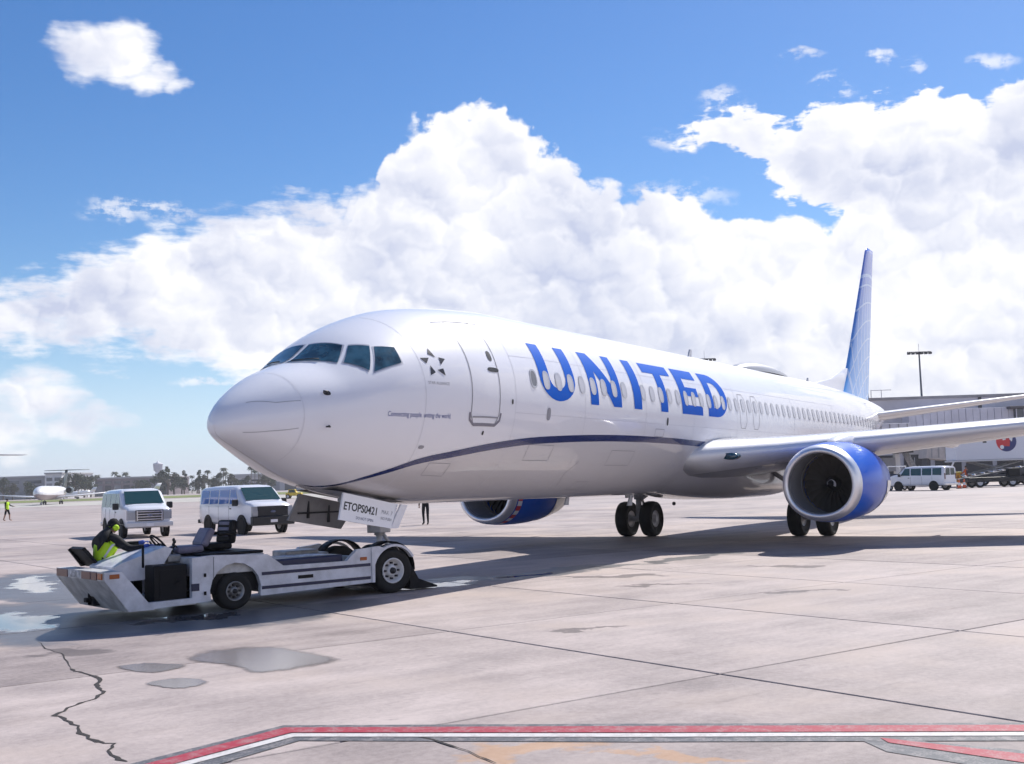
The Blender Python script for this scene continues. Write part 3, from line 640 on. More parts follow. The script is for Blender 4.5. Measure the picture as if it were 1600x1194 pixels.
# fin: blue paint with a pale globe grid
def fin_mat():
    m = bpy.data.materials.new('fin_paint'); m.use_nodes = True; T = NT(m.node_tree); b = T.n['Principled BSDF']
    tc = T.node('ShaderNodeTexCoord'); p = T.sep(tc.outputs['Object'])
    u = T.sub(p[0], 19.3); v = T.sub(p[2], 6.4); r = T.m('SQRT', T.add(T.mul(u, u), T.mul(v, v)))
    def lines(c, sp, w): q = T.m('ABSOLUTE', T.sub(T.m('FRACT', T.m('DIVIDE', c, sp)), .5)); return T.step(T.mul(T.sub(.5, q), sp), w, w * .5)
    ang = T.m('ARCTAN2', v, u)
    rows = T.mx(lines(T.add(v, T.mul(T.mul(u, u), .10)), .82, .05), lines(T.m('DIVIDE', u, T.add(1.4, T.mul(T.m('COSINE', T.mul(v, .42)), 1.5))), .22, .02))
    inside = T.step(r, 4.6, 4.5); outline = T.mul(T.step(T.m('ABSOLUTE', T.sub(r, 4.55)), .09, .05), 1.0)
    base = T.mix(T.step(p[2], 5.2, 12.4), (0.12, 0.36, 0.80, 1), (0.14, 0.20, 0.64, 1))
    base = T.mix(T.mul(T.step(T.sub(p[0], T.mul(p[2], .715)), 9.4, 10.4), .0), base, (0.02, 0.3, .6, 1))
    col = T.mix(T.mul(T.mx(T.mul(rows, inside), outline), .85), base, (0.48, 0.62, 0.86, 1))
    T.l.new(col, b.inputs['Base Color']); b.inputs['Roughness'].default_value = .22; b.inputs['Coat Weight'].default_value = .5; b.inputs['Coat Roughness'].default_value = .05
    return m
M_FIN = fin_mat()
def fin_sec(z, x0, x1, t): return [Vector((x0 - MG + a, b, z)) for a, b in airfoil(x1 - x0, t)]
mb = MB(); secs = []
for z, x0, x1 in [(4.7, 33.9, 39.2), (5.2, 35.1, 39.3), (6.0, 35.85, 39.55), (7.0, 36.58, 39.87), (8.5, 37.66, 40.36), (10, 38.72, 40.84), (11.4, 39.71, 41.29), (12.1, 40.2, 41.52), (12.28, 40.45, 41.56)]:
    secs.append(fin_sec(z, x0, x1, .10 if z < 12.2 else .05))
fin = mb.loft(secs).build('vertical_fin', M_FIN, air)
mb = MB(); mb.loft([fin_sec(4.9, 29.6, 36.5, .035), fin_sec(5.32, 30.6, 36.6, .03), fin_sec(5.75, 33.6, 36.8, .03), fin_sec(6.35, 35.75, 37.0, .05)]).build('dorsal_fin', M_WHITE, air)
mb = MB(); L = []
for z, x in [(5.3, 38.1), (8.5, 39.5), (12.0, 41.05)]: L.append([Vector((x - MG, -.165 + (z - 5.3) * .017, z)), Vector((x + .05 - MG, -.16 + (z - 5.3) * .017, z))])
# ---- engines
M_COWL = mat('cowl_blue', (0.0, 0.10, 0.60), 0.35, coat=0.12, spec=.2)
M_LIP = mat('inlet_lip_metal', (0.80, 0.80, 0.83), 0.42, metal=.85)
M_BARREL = mat('inlet_barrel', (0.22, 0.225, 0.25), 0.45)
M_FAN = mat('fan_titanium', (0.17, 0.155, 0.145), 0.4, metal=.5)
M_SPIN = mat('spinner_black', (0.02, 0.02, 0.022), 0.35)
M_CORE = mat('exhaust_metal', (0.30, 0.27, 0.25), 0.4, metal=1.0, var=.1)
def flat(p):        # the nacelle underside is flattened
    return p
for sd in (-1, 1):
    C0 = Vector((15.26 - MG, sd * 4.93, 1.54)); n = 48
    def sec(a, r, k=1.0):
        out = []
        for j in range(n):
            t = 2 * math.pi * j / n; zz = math.sin(t); yy = math.cos(t)
            fz = 1.0 if zz > 0 else 1 - .07 * k * abs(zz) ** 1.5
            out.append(C0 + Vector((a, r * yy * (1 + .015 * k), r * zz * fz + a * .02)))
        return out
    mb = MB(); mb.loft([sec(a, r) for a, r in [(.26, .985), (.5, 1.015), (.9, 1.045), (1.4, 1.06), (2.0, 1.05), (2.6, 1.0), (3.1, .93), (3.55, .85), (3.56, .81), (3.0, .80)]], 0, True, False, True)
    eng = mb.build('engine_nacelle', M_COWL, air)
    mb = MB(); mb.loft([sec(a, r) for a, r in [(.262, .987), (.14, .955), (.06, .92), (.015, .88), (.0, .845), (.01, .81), (.04, .785), (.1, .775), (.16, .772)]], 0, True, False, True); mb.build('inlet_lip', M_LIP, eng)
    mb = MB(); mb.loft([sec(a, r, .6) for a, r in [(.158, .773), (.4, .775), (.7, .785), (1.05, .79), (1.25, .79)]], 0, True, False, True); mb.build('inlet_barrel', M_BARREL, eng)
    mb = MB(); mb.loft([sec(1.02, .783, .4), sec(1.05, .783, .4), sec(1.05, .76, .4), sec(1.02, .76, .4)], 0, True, False, True); mb.build('rub_strip', M_LINE, eng)
    mb = MB(); mb.loft([sec(1.5, .80, 0), sec(1.52, .01, 0)], 0, True, False, False)
    for b in range(24):
        a0 = 2 * math.pi * b / 24; L = []
        for i in range(6):
            r = .19 + (.765 - .19) * i / 5; tw = rad(25 + 38 * i / 5); ch = .09 + .05 * i / 5; aa = a0 + .10 * math.sin(math.pi * i / 5)
            e_t = Vector((0, -math.sin(aa), math.cos(aa))); e_r = Vector((0, math.cos(aa), math.sin(aa)))
            d = Vector((math.cos(tw), 0, 0)) + e_t * math.sin(tw); L.append([C0 + e_r * r + Vector((1.3, 0, .025)) - d * ch, C0 + e_r * r + Vector((1.3, 0, .025)) + d * ch])
        mb.loft(L, 0, False, False, True)
    mb.build('fan', M_FAN, eng, fix=False)
    mb = MB(); mb.lathe([(.82, 0), (.84, .03), (.92, .085), (1.05, .14), (1.2, .185), (1.32, .20)], Matrix.Translation(C0 + Vector((0, 0, .02))), 24); sp = mb.build('spinner', M_SPIN, eng)
    mb = MB(); L = []
    for i in range(15):
        t = i / 14; aa = rad(-40 + 260 * t); r = .045 + .075 * t; ax = .865 + (r - .045) / .095 * .14; w = .014 + .008 * t
        for_ = []
        for q in (-w, w):
            rr = r + q; axx = .82 + max(0, (rr / .14)) ** 1.35 * .225 - .012
            for_.append(C0 + Vector((axx, rr * math.cos(aa), rr * math.sin(aa) + .02)))
        L.append(for_)
    mb.loft(L, 0, False, False, True); mb.build('spinner_swirl', M_WHITE, eng)
    mb = MB(); mb.lathe([(2.9, .62), (3.6, .58), (4.2, .47), (4.45, .43), (4.44, .40), (3.9, .38)], Matrix.Translation(C0 + Vector((0, 0, .05))), 28); mb.build('core_nozzle', M_CORE, eng)
    mb = MB(); mb.lathe([(3.9, .26), (4.4, .24), (4.9, .10), (5.02, .0)], Matrix.Translation(C0 + Vector((0, 0, .05))), 20); mb.build('exhaust_plug', M_CORE, eng)
    # pylon
    mb = MB(); secs = []
    for a, z0, z1, w in [(1.0, .96, 1.06, .10), (1.6, .92, 1.20, .20), (2.4, .80, 1.30, .24), (3.4, .45, 1.32, .24), (4.6, .35, 1.22, .20), (5.6, .60, 1.05, .05)]:
        secs.append([C0 + Vector((a, y * w, z)) for y, z in ((-1, z0), (-1, z1 - .06), (-.5, z1), (.5, z1), (1, z1 - .06), (1, z0))])
    mb.loft(secs).build('pylon', M_WHITE, eng)
    mb = MB()    # nacelle strake
    t = rad(35 if sd < 0 else 145)
    mb.add([C0 + Vector((a, math.cos(math.pi - t) * -r if sd > 0 else r * math.cos(math.pi - t) * -1, r * math.sin(t))) for a, r in ((.7, 1.03), (1.9, 1.05), (1.9, 1.30), (1.5, 1.27))], [(0, 1, 2, 3)])
    mb.build('nacelle_strake', M_COWL, eng)
    # lettering-like swirl area: pale rear underside band
    mb = MB(); g = []
    for a, r in [(2.55, 1.012), (2.9, .966), (3.2, .917), (3.5, .863)]:
        full = sec(a, r + .0); m_ = [full[j] for j in range(n)]
        cen = C0 + Vector((a, 0, a * .02)); lo = int(n * .52); hi = int(n * .99)
        g.append([cen + (m_[j] - cen) * 1.006 for j in range(lo, hi)])
    mb.loft(g, 0, False, False, True); mb.build('cowl_rear_panel', M_BELLY, eng)
    if sd > 0:      # red and white warning bands on the inboard side, behind the lip
        for q in range(8):
            t0_, t1_ = rad(186 + q * 9), rad(195 + q * 9); mb = MB(); L = []
            for a, r in ((.30, .998), (.40, 1.012), (.50, 1.022)):
                L.append([C0 + Vector((a, r * math.cos(t) * 1.018, r * math.sin(t) * (1 - .07 * abs(math.sin(t)) ** 1.5) + a * .02)) for t in (t0_, (t0_ + t1_) / 2, t1_)])
            mb.loft(L, 0, False, False, True); mb.build('warning_band', M_WHITE if q % 2 else mat('warning_red', (.55, .03, .05), .4), eng)
# ---- landing gear
def wheel(mb, c, r, w, hub, mi_t=0, mi_h=1):
    M = Matrix.Translation(c) @ Matrix.Rotation(math.pi / 2, 4, 'Z')
    mb.lathe([(-w * .36, hub), (-w * .42, r * .80), (-w * .5, r * .86), (-w * .42, r * .96), (-w * .2, r), (w * .2, r), (w * .42, r * .96), (w * .5, r * .86), (w * .42, r * .80), (w * .36, hub)], M, 28, mi_t)
    for s in (-1, 1): mb.lathe([(s * w * .36, hub), (s * w * .30, hub * .92), (s * w * .22, hub * .5), (s * w * .36, hub * .42), (s * w * .40, hub * .2), (s * w * .40, .001)], M, 20, mi_h)
for sd in (-1, 1):
    y = sd * 2.86; mb = MB()
    mb.tube([(21.25 - MG, y, .50), (21.25 - MG, y, 1.3)], .095, 14); mb.tube([(21.25 - MG, y, 1.2), (21.2 - MG, y, 2.2)], .15, 14)
    mb.tube([(21.25 - MG, y - .62, .565), (21.25 - MG, y + .62, .565)], .085, 12)
    mb.tube([(21.25 - MG, y, 1.15), (21.3 - MG, y - sd * 1.3, 2.0)], .07, 10); mb.tube([(21.4 - MG, y, .75), (21.62 - MG, y, 1.05), (21.4 - MG, y, 1.35)], .045, 8)
    g = mb.build('main_landing_gear', M_STRUT, air)
    for dy in (-.43, .43):
        mb = MB(); wheel(mb, Vector((21.25 - MG, y + dy, .565)), .565, .42, .27); mb.build('wheel', [M_TYRE, M_STRUT], g)
    mb = MB(); mb.box(20.9 - MG, 21.6 - MG, y + sd * .30 - .02, y + sd * .30 + .02, 1.25, 2.15, .01); mb.build('gear_door', M_WHITE, g)
NX = 4.13; mb = MB()
mb.tube([(NX - MG, 0, .34), (NX - MG, 0, .95)], .06, 12); mb.tube([(NX - MG, 0, .85), (NX + .05 - MG, 0, 1.75)], .09, 12); mb.tube([(NX - MG, -.30, .343), (NX - MG, .30, .343)], .05, 10)
mb.tube([(NX - MG, 0, 1.0), (NX + .28 - MG, 0, .72), (NX + .02 - MG, 0, .50)], .04, 8); mb.tube([(NX - MG, .0, 1.05), (NX - 1.1 - MG, 0, 1.55)], .055, 10)
mb.box(NX - .16 - MG, NX + .16 - MG, -.16, .16, .90, 1.06, .02)
ng = mb.build('nose_landing_gear', M_STRUT, air)
for dy in (-.2, .2):
    mb = MB(); wheel(mb, Vector((NX - MG, dy, .343)), .343, .2, .18); mb.build('wheel', [M_TYRE, M_STRUT], ng)
for sd in (-1, 1):
    mb = MB(); y0 = sd * .52; y1 = sd * .60
    a, b, c, d = (2.52, 1.66), (4.05, 1.42), (3.72, .99), (2.30, 1.20)
    out = [(a[0], y0, a[1]), (b[0], y0, b[1]), (c[0], y1, c[1]), (d[0], y1, d[1])]
    nrm = sd * .035
    vs = [Vector((x - MG, y, z)) for x, y, z in out] + [Vector((x - MG, y - nrm, z)) for x, y, z in out]
    mb.add(vs, [(0, 1, 2, 3), (7, 6, 5, 4)] + [(i, i + 4, (i + 1) % 4 + 4, (i + 1) % 4) for i in range(4)])
    dr = mb.build('nose_gear_door', M_WHITE if sd < 0 else mat('door_inside', (.26, .255, .26), .5, var=.1), air)
    if sd > 0:
        mb = MB(); mb.box(2.75 - MG, 2.79 - MG, .50, .545, 1.22, 1.55, .005); mb.box(3.3 - MG, 3.34 - MG, .50, .545, 1.13, 1.47, .005); mb.box(2.5 - MG, 3.85 - MG, .50, .53, 1.3, 1.33, .004, M=None); mb.build('door_stiffener', M_DARK, dr)
    else:
        def dtext(body, u, v, size, m, bold=.0, name='door_lettering'):
            me = text_mesh(body, size, bold)
            for q in me.vertices:
                uu = u + q.co.x; vv = v + q.co.y      # u along the door in metres, v up from its lower edge
                base = Vector((d[0], -.60, d[1])).lerp(Vector((c[0], -.60, c[1])), uu / 1.44); top = Vector((a[0], -.52, a[1])).lerp(Vector((b[0], -.52, b[1])), uu / 1.55)
                p = base.lerp(top, vv / .47); q.co = Vector((p.x - MG, p.y - .004, p.z))
            me.materials.clear(); me.materials.append(m); o = link(name, me, dr); o['kind'] = 'stuff'; return o
        dtext('ETOPS0421', .05, .19, .195, M_DARK, .004); dtext('DO NOT OPEN', .42, .06, .07, M_NAVY); dtext('MAX  7', 1.1, .24, .10, M_LINE); dtext('NO PUSH', 1.1, .13, .075, M_LINE)
mb = MB(); mb.prism([(3.735 - MG, .99), (4.065 - MG, 1.42), (4.26 - MG, 1.40), (3.96 - MG, .985)], -.585, -.545); mb.build('gear_fairing', M_WHITE, air)
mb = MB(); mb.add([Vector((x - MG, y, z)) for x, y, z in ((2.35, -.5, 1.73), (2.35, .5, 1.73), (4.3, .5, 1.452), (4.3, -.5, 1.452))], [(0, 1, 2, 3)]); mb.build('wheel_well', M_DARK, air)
# ------------------------------------------------------------------ people
def skin_body(name, joints, bones, mats, parent=None, loc=(0, 0, 0), rz=0.0, extra=None):
    """one continuous body grown over a skeleton; every face takes the material of the bone it lies nearest to"""
    names = list(joints); idx = {n: i for i, n in enumerate(names)}
    me = bpy.data.meshes.new('sk'); me.from_pydata([joints[n][0] for n in names], [(idx[a], idx[b]) for a, b, _ in bones], [])
    ob = bpy.data.objects.new('sk', me); COL.objects.link(ob)
    md = ob.modifiers.new('skin', 'SKIN'); md.use_smooth_shade = True; md.branch_smoothing = 0.6
    if not me.skin_vertices: me.skin_vertices.new()
    for n in names:
        sv = me.skin_vertices[0].data[idx[n]]; r = joints[n][1]; sv.radius = r if isinstance(r, tuple) else (r, r); sv.use_root = (n == 'pelvis')
    sb = ob.modifiers.new('sub', 'SUBSURF'); sb.levels = 1; sb.render_levels = 1
    bpy.context.view_layer.update()
    m2 = bpy.data.meshes.new_from_object(ob.evaluated_get(bpy.context.evaluated_depsgraph_get())); bpy.data.objects.remove(ob)
    if extra:
        mb = MB(); extra(mb); bm = bmesh.new(); bm.from_mesh(m2); t = mb.mesh('x', mats); k = len(bm.faces); bm.from_mesh(t); bm.to_mesh(m2); bm.free()
    m2.materials.clear()
    for m in mats: m2.materials.append(m)
    segs = [(Vector(joints[a][0]), Vector(joints[b][0]), mi) for a, b, mi in bones]
    near = []
    for p in m2.polygons:
        best = None
        for a, b, mi in segs:
            ab = b - a; t = max(0, min(1, (p.center - a).dot(ab) / max(ab.length_squared, 1e-9))); d = (p.center - (a + ab * t)).length
            if best is None or d < best[0]: best = (d, mi, t)
        p.material_index = best[1]; p.use_smooth = True
    m2.name = name
    o = link(name, m2, parent, loc); o.rotation_euler = (0, 0, rz); return o
def shell(name, body, pick, off, m, parent):
    """clothing: the picked faces of the body, moved outwards"""
    me = body.data; vs, fs, mp = [], [], {}
    for p in me.polygons:
        if not pick(p): continue
        f = []
        for vi in p.vertices:
            if vi not in mp: mp[vi] = len(vs); vs.append(me.vertices[vi].co + me.vertices[vi].normal * off)
            f.append(mp[vi])
        fs.append(f)
    mb = MB(); mb.add(vs, fs, 0, True); return mb.build(name, m, parent, fix=False)
M_SKIN = mat('skin', (0.36, 0.21, 0.15), 0.55); M_LIME = mat('hi_vis_lime', (0.50, 0.78, 0.02), 0.65); M_CLOTH = mat('dark_cloth', (0.006, 0.007, 0.011), 0.9, bump=.2, bscale=40)
M_NAVYC = mat('navy_cloth', (0.02, 0.03, 0.07), 0.85); M_REFL = mat('reflective_tape', (0.62, 0.62, 0.62), 0.35); M_GLOVE = mat('blue_glove', (0.03, 0.07, 0.35), 0.7); M_ORANGE = mat('orange_cloth', (0.62, 0.13, 0.03), 0.7)
def standing(arm_l, arm_r, stride=0.12, arms=1, legs=1, shins=2, torso=1):
    J = {'pelvis': ((0, 0, .95), .135), 'waist': ((0, 0, 1.10), (.13, .16)), 'chest': ((.01, 0, 1.32), (.13, .19)), 'neckb': ((.0, 0, 1.47), .09), 'neck': ((.01, 0, 1.54), .055), 'head': ((.02, 0, 1.63), (.085, .075)), 'crown': ((.0, 0, 1.73), .07), 'nose': ((.12, 0, 1.625), .016)}
    B = [('pelvis', 'waist', torso), ('waist', 'chest', torso), ('chest', 'neckb', torso), ('neckb', 'neck', 0), ('neck', 'head', 0), ('head', 'crown', 3), ('head', 'nose', 0)]
    for s, nm, arm in ((1, 'l', arm_l), (-1, 'r', arm_r)):
        st = stride * s
        J['hip' + nm] = ((0, .10 * s, .90), .105); J['knee' + nm] = ((.04 + st * .6, .11 * s, .50), .07); J['ank' + nm] = ((-.02 + st, .11 * s, .085), .045); J['toe' + nm] = ((.16 + st, .13 * s, .04), .04)
        B += [('pelvis', 'hip' + nm, legs), ('hip' + nm, 'knee' + nm, legs), ('knee' + nm, 'ank' + nm, shins), ('ank' + nm, 'toe' + nm, 2)]
        J['sh' + nm] = ((0, .19 * s, 1.42), .07); J['el' + nm] = (arm[0], .048); J['wr' + nm] = (arm[1], .034); J['hand' + nm] = (arm[2], .036)
        B += [('neckb', 'sh' + nm, torso), ('sh' + nm, 'el' + nm, arms), ('el' + nm, 'wr' + nm, arms), ('wr' + nm, 'hand' + nm, 0)]
    return J, B
def fingers(J, B, mi):
    def f(mb):
        for nm in ('l', 'r'):
            w = Vector(J['wr' + nm][0]); h = Vector(J['hand' + nm][0]); d = (h - w).normalized(); u = d.cross(Vector((0, 0, 1)))
            u = u.normalized() if u.length > .1 else Vector((0, 1, 0)); v = d.cross(u)
            for k, (o, L) in enumerate(((-.026, .062), (-.009, .074), (.009, .070), (.026, .054))):
                b = h + u * o + d * .012; mb.tube([b, b + d * L * .5 + v * .008, b + d * L * .85 + v * .03], [.010, .009, .007], 6, mi)
            b = h - u * .03 - d * .02; mb.tube([b, b - u * .028 + d * .02, b - u * .034 + d * .048], [.011, .010, .008], 6, mi)
    return f

# ------------------------------------------------------------------ towing tractor
TUG_A = rad(161.5); U_ = Vector((math.cos(TUG_A), math.sin(TUG_A), 0)); N_ = Vector((U_.y, -U_.x, 0))
TC = Vector((4.15, .42, 0))
tug = empty('towing_tractor', TC, TUG_A, 'low white towing tractor with navy stripes cradling the nose wheel', 'tractor')
tug.scale = (.97, .97, .96)
M_TUGW = mat('tug_white', (0.62, 0.63, 0.69), 0.42, coat=.2, var=0.09, vscale=3.5)
M_TUGD = mat('tug_dirty_white', (0.50, 0.50, 0.51), 0.5, var=0.16, vscale=3.5)
M_BLK = mat('black_plastic', (0.006, 0.006, 0.008), 0.6, spec=.25); M_SEATG = mat('seat_vinyl', (0.16, 0.15, 0.22), 0.5, var=.08, vscale=6); M_NAVYP = mat('tug_navy', (0.008, 0.012, 0.055), 0.4)
M_STEEL = mat('worn_steel', (0.32, 0.32, 0.33), 0.45, metal=.6, var=.12, vscale=6)
M_REDL = mat('red_lens', (0.09, 0.014, 0.012), 0.3); M_AMB = mat('amber_lens', (0.36, 0.085, 0.01), 0.3); M_RIM = mat('wheel_rim', (0.62, 0.62, 0.64), 0.4, var=.05, vscale=8)
HW_ = 1.10
def arcp(cx, cz, r, a0, a1, n=10): return [(cx + r * math.cos(rad(a0 + (a1 - a0) * i / n)), cz + r * math.sin(rad(a0 + (a1 - a0) * i / n))) for i in range(n + 1)]
side = [(.50, .24), (2.72, .20)] + arcp(3.2, .33, .47, 195, -17) + [(4.95, .14), (4.75, .26), (3.98, .27), (3.98, .93), (3.60, .95), (2.60, .90), (2.30, .68), (1.02, .67), (.80, .86), (.50, .88)]
for y0, y1 in ((HW_ - .10, HW_), (-HW_, -HW_ + .10)):
    mb = MB(); mb.prism(side, y0, y1); sp = mb.build('side_panel', M_TUGW, tug)
    y = y1 + .004 if y1 > 0 else y0 - .004
    for z in (.335, .575):
        mb = MB(); ya = y - .003; mb.box(.52, 2.72, min(ya, y), max(ya, y) + (.002 if y > 0 else 0), z - .03, z + .025); mb.build('stripe', M_NAVYP, sp)
    if y > 0:
        mb = MB(); mb.box(1.72, 2.02, y - .002, y + .004, .43, .49); mb.build('maker_plate', M_BLK, sp)
        mb = MB(); mb.box(.60, .74, y - .002, y + .012, .66, .72, .004); mb.build('marker_light', M_AMB, sp)
        mb = MB(); mb.box(3.86, 4.0, y - .002, y + .006, .38, .50); mb.build('service_label', M_NAVYP, sp)
        mb = MB(); mb.box(3.60, 3.604, y - .001, y + .003, .26, .92); mb.box(3.74, 3.78, y - .001, y + .02, .60, .66, .005); mb.box(3.74, 3.78, y - .001, y + .02, .30, .36, .005); mb.build('hatch_hinge', M_BLK, sp)
mb = MB(); mb.box(.45, 2.62, -HW_ + .10, HW_ - .10, .24, .60); mb.box(2.62, 3.96, -HW_ + .10, HW_ - .10, .62, .925, .01); mb.box(3.90, 5.02, -HW_ + .06, HW_ - .03, .16, .24)
ch = mb.build('chassis_deck', M_TUGD, tug)
mb = MB(); mb.box(1.02, 2.42, -.05, HW_ - .13, .602, .79, .03); mb.build('deck_panel', M_NAVYP, tug)
mb = MB(); mb.add([(1.25, .15, .7935), (2.0, .15, .7935), (1.92, .80, .7935), (1.17, .80, .7935)], [(0, 1, 2, 3)]); mb.build('deck_decal', mat('decal_pale', (.55, .58, .70), .5, var=.35, vscale=7), tug)
mb = MB(); mb.box(.95, 1.65, -.55, .0, .60, .86, .03); mb.box(.80, 1.0, -.35, .1, .60, .80, .02); mb.build('hydraulic_box', M_STEEL, tug)
mb = MB(); mb.box(2.60, 3.72, -.9, .95, .927, .975, .015); mb.build('deck_mat', M_BLK, tug)
def twheel(x, y, r, w, hub, out):
    mb = MB(); c = Vector((x, y, r)); M = Matrix.Translation(c) @ Matrix.Rotation(math.pi / 2, 4, 'Z')
    mb.lathe([(-w * .40, hub), (-w * .5, r * .80), (-w * .46, r * .95), (-w * .3, r), (w * .3, r), (w * .46, r * .95), (w * .5, r * .80), (w * .40, hub)], M, 32, 0); ty = mb.build('wheel', M_TYRE, tug)
    mb = MB(); s = 1 if out > 0 else -1
    mb.lathe([(s * w * .42, hub * 1.02), (s * w * .47, hub), (s * w * .45, hub * .90), (s * w * .20, hub * .80), (s * w * .18, hub * .5), (s * w * .34, hub * .45), (s * w * .38, hub * .3), (s * w * .38, .002)], M, 24, 0); rm = mb.build('rim', M_RIM if r > .38 else M_STEEL, ty)
    mb = MB()
    for k in range(8):
        a = 2 * math.pi * k / 8; mb.box(-.018, .018, s * w * .16, s * w * .36, -.018, .018, M=Matrix.Translation(c + Vector((math.cos(a) * hub * .62, 0, math.sin(a) * hub * .62))))
    mb.lathe([(s * w * .30, hub * .28), (s * w * .48, hub * .24), (s * w * .5, .002)], M, 12); nb = mb.build('hub_bolts', M_DARK, ty); nb['kind'] = 'stuff'
for y, s in ((.90, 1), (-.90, -1)):
    twheel(0.0, y, .42, .38, .235, s); twheel(3.2, y + s * .03, .315, .32, .165, s)
    mb = MB(); mb.prism(arcp(3.2, .36, .462, -8, 188, 18), s * .52, s * .985); mb.build('wheel_well', M_BLK, tug)
    # rear wheel frame and mudguard
    mb = MB(); ys = s * 1.08
    mb.prism([(.50, .24), (.50, .88)] + [(.34, .90)] + arcp(0, .42, .50, 62, 150, 8) + arcp(0, .42, .455, 150, 18, 10) + [(.44, .24)], ys - .05, ys + .05); mb.build('wheel_frame', M_TUGW, tug)
    mb = MB(); L = []
    for a in range(-12, 196, 13): L.append([Vector((.54 * math.cos(rad(a)), s * .70, .44 + .53 * math.sin(rad(a)))), Vector((.54 * math.cos(rad(a)), s * 1.00, .44 + .53 * math.sin(rad(a))))])
    L2 = [[q * 1.0 + Vector((0, 0, -.02)) for q in r] for r in L]
    mb.loft([[a, b, d, c] for (a, b), (c, d) in zip(L, L2)], 0, True, True, True); mb.build('mudguard', M_BLK, tug)
    mb = MB(); mb.prism([(-.42, .10), (-.42, .55), (-.62, .22), (-1.05, .06), (-1.05, .03), (-.42, .03)], s * .55, s * 1.0); mb.build('cradle_ramp', M_BLK, tug)
mb = MB(); mb.box(-.55, .45, -.62, .62, .10, .15, .01); mb.box(.36, .46, -.6, .6, .15, .70, .02); mb.box(-.62, -.50, -.6, .6, .15, .40, .02); mb.build('cradle', M_STEEL, tug)
# front end
fe = [(4.62, .14), (5.05, .14), (5.44, .66), (5.44, .80), (5.16, .80)]
mb = MB(); mb.prism(fe, -HW_, HW_); fb = mb.build('front_bumper', M_TUGD, tug)
mb = MB(); mb.prism([(4.63, .145), (5.04, .145), (5.435, .665), (5.435, .798), (5.17, .798)], HW_ + .001, HW_ + .014); mb.build('side_plate', M_TUGW, fb)
for y0, y1 in ((-1.08, -.55), (.12, .52), (.56, .80)):
    mb = MB(); mb.box(5.435, 5.452, y0, y1, .665, .79, .005); mb.build('lamp_strip', M_REDL, fb)
mb = MB(); mb.box(5.435, 5.45, -.42, .0, .675, .78, .004); mb.build('number_plate', mat('plate_pale', (.5, .5, .52), .5, var=.3, vscale=12), fb)
mb = MB(); mb.box(5.2, 5.36, HW_ + .012, HW_ + .03, .69, .76, .008); mb.build('marker_light', M_AMB, fb)
mb = MB(); mb.box(5.435, 5.46, .86, 1.04, .68, .78, .008); mb.build('marker_light', M_AMB, fb)
mb = MB(); mb.box(5.0, 5.20, -.30, -.02, .18, .42, .02); mb.box(5.15, 5.30, -.22, -.10, .24, .32, .02); mb.tube([(5.22, -.16, .20), (5.22, -.16, .44)], .025, 8); mb.build('tow_hitch', M_BLK, fb)
# cab furniture
mb = MB(); mb.box(4.03, 4.60, .62, 1.02, .24, .84, .02); mb.build('equipment_box', M_BLK, tug)
mb = MB(); mb.box(4.10, 4.50, 1.022, 1.03, .30, .76); mb.tube([(4.24, 1.03, .60), (4.18, 1.05, .56), (4.26, 1.05, .52)], .012, 6); mb.build('box_door', mat('box_grey', (.010, .010, .012), .65, spec=.2), tug)
mb = MB(); mb.prism([(4.62, .60), (5.12, .60), (5.12, .84), (4.98, .90), (4.24, 1.13), (4.12, 1.08), (4.30, .80)], -.42, .66); mb.build('dash_console', M_TUGW, tug)
mb = MB(); mb.prism([(4.34, 1.085), (4.90, .912), (4.90, .918), (4.345, 1.10)], -.3, .5); mb.build('console_lid', mat('lid_pale', (.60, .62, .70), .4), tug)
def torus(mb, c, R, r, ax, mi=0, n=22):
    ax = Vector(ax).normalized(); u = ax.orthogonal().normalized(); v = ax.cross(u); pts = [Vector(c) + (u * math.cos(2 * math.pi * i / n) + v * math.sin(2 * math.pi * i / n)) * R for i in range(n)]
    secs = []
    for i, p in enumerate(pts):
        d = (p - Vector(c)).normalized(); secs.append([p + (d * math.cos(2 * math.pi * j / 7) + ax * math.sin(2 * math.pi * j / 7)) * r for j in range(7)])
    mb.loft(secs + [secs[0]], mi, True, False, True)
mb = MB(); torus(mb, (4.16, .18, 1.16), .19, .018, (-.75, 0, .66)); mb.tube([(4.16, .18, 1.16), (4.28, .18, 1.02)], .022, 8)
for a in (0, 120, 240):
    q = Vector((-.75, 0, .66)).normalized(); u = q.orthogonal().normalized(); v = q.cross(u); mb.tube([(4.16, .18, 1.16), Vector((4.16, .18, 1.16)) + (u * math.cos(rad(a)) + v * math.sin(rad(a))) * .19], .010, 6)
mb.build('steering_wheel', M_BLK, tug)
mb = MB(); torus(mb, (4.02, -.30, 1.02), .18, .018, (-.8, .3, .5)); mb.tube([(4.02, -.30, 1.02), (4.3, -.34, .90)], .02, 8); mb.build('steering_wheel', M_BLK, tug)
for k, (x, y, z) in enumerate(((4.05, .42, 1.22), (3.98, .30, 1.18), (3.92, .10, 1.12))):
    mb = MB(); mb.tube([(x, y, .85), (x - .05, y, z)], .012, 6); mb.lathe([(-.03, 0), (-.02, .025), (.02, .025), (.03, 0)], Matrix.Translation((x - .05, y, z)) @ Matrix.Rotation(math.pi / 2, 4, 'Y'), 8); mb.build('control_lever', M_DARK, tug)
mb = MB(); mb.box(3.86, 4.25, -.55, .35, .90, 1.0, .02); mb.box(3.95, 4.15, -.5, -.1, 1.0, 1.13, .02); mb.build('instrument_panel', M_STEEL, tug)
mb = MB(); mb.tube([(4.75, .95, .82), (4.75, .95, 1.18)], .02, 6); mb.build('grab_post', M_BLK, tug)
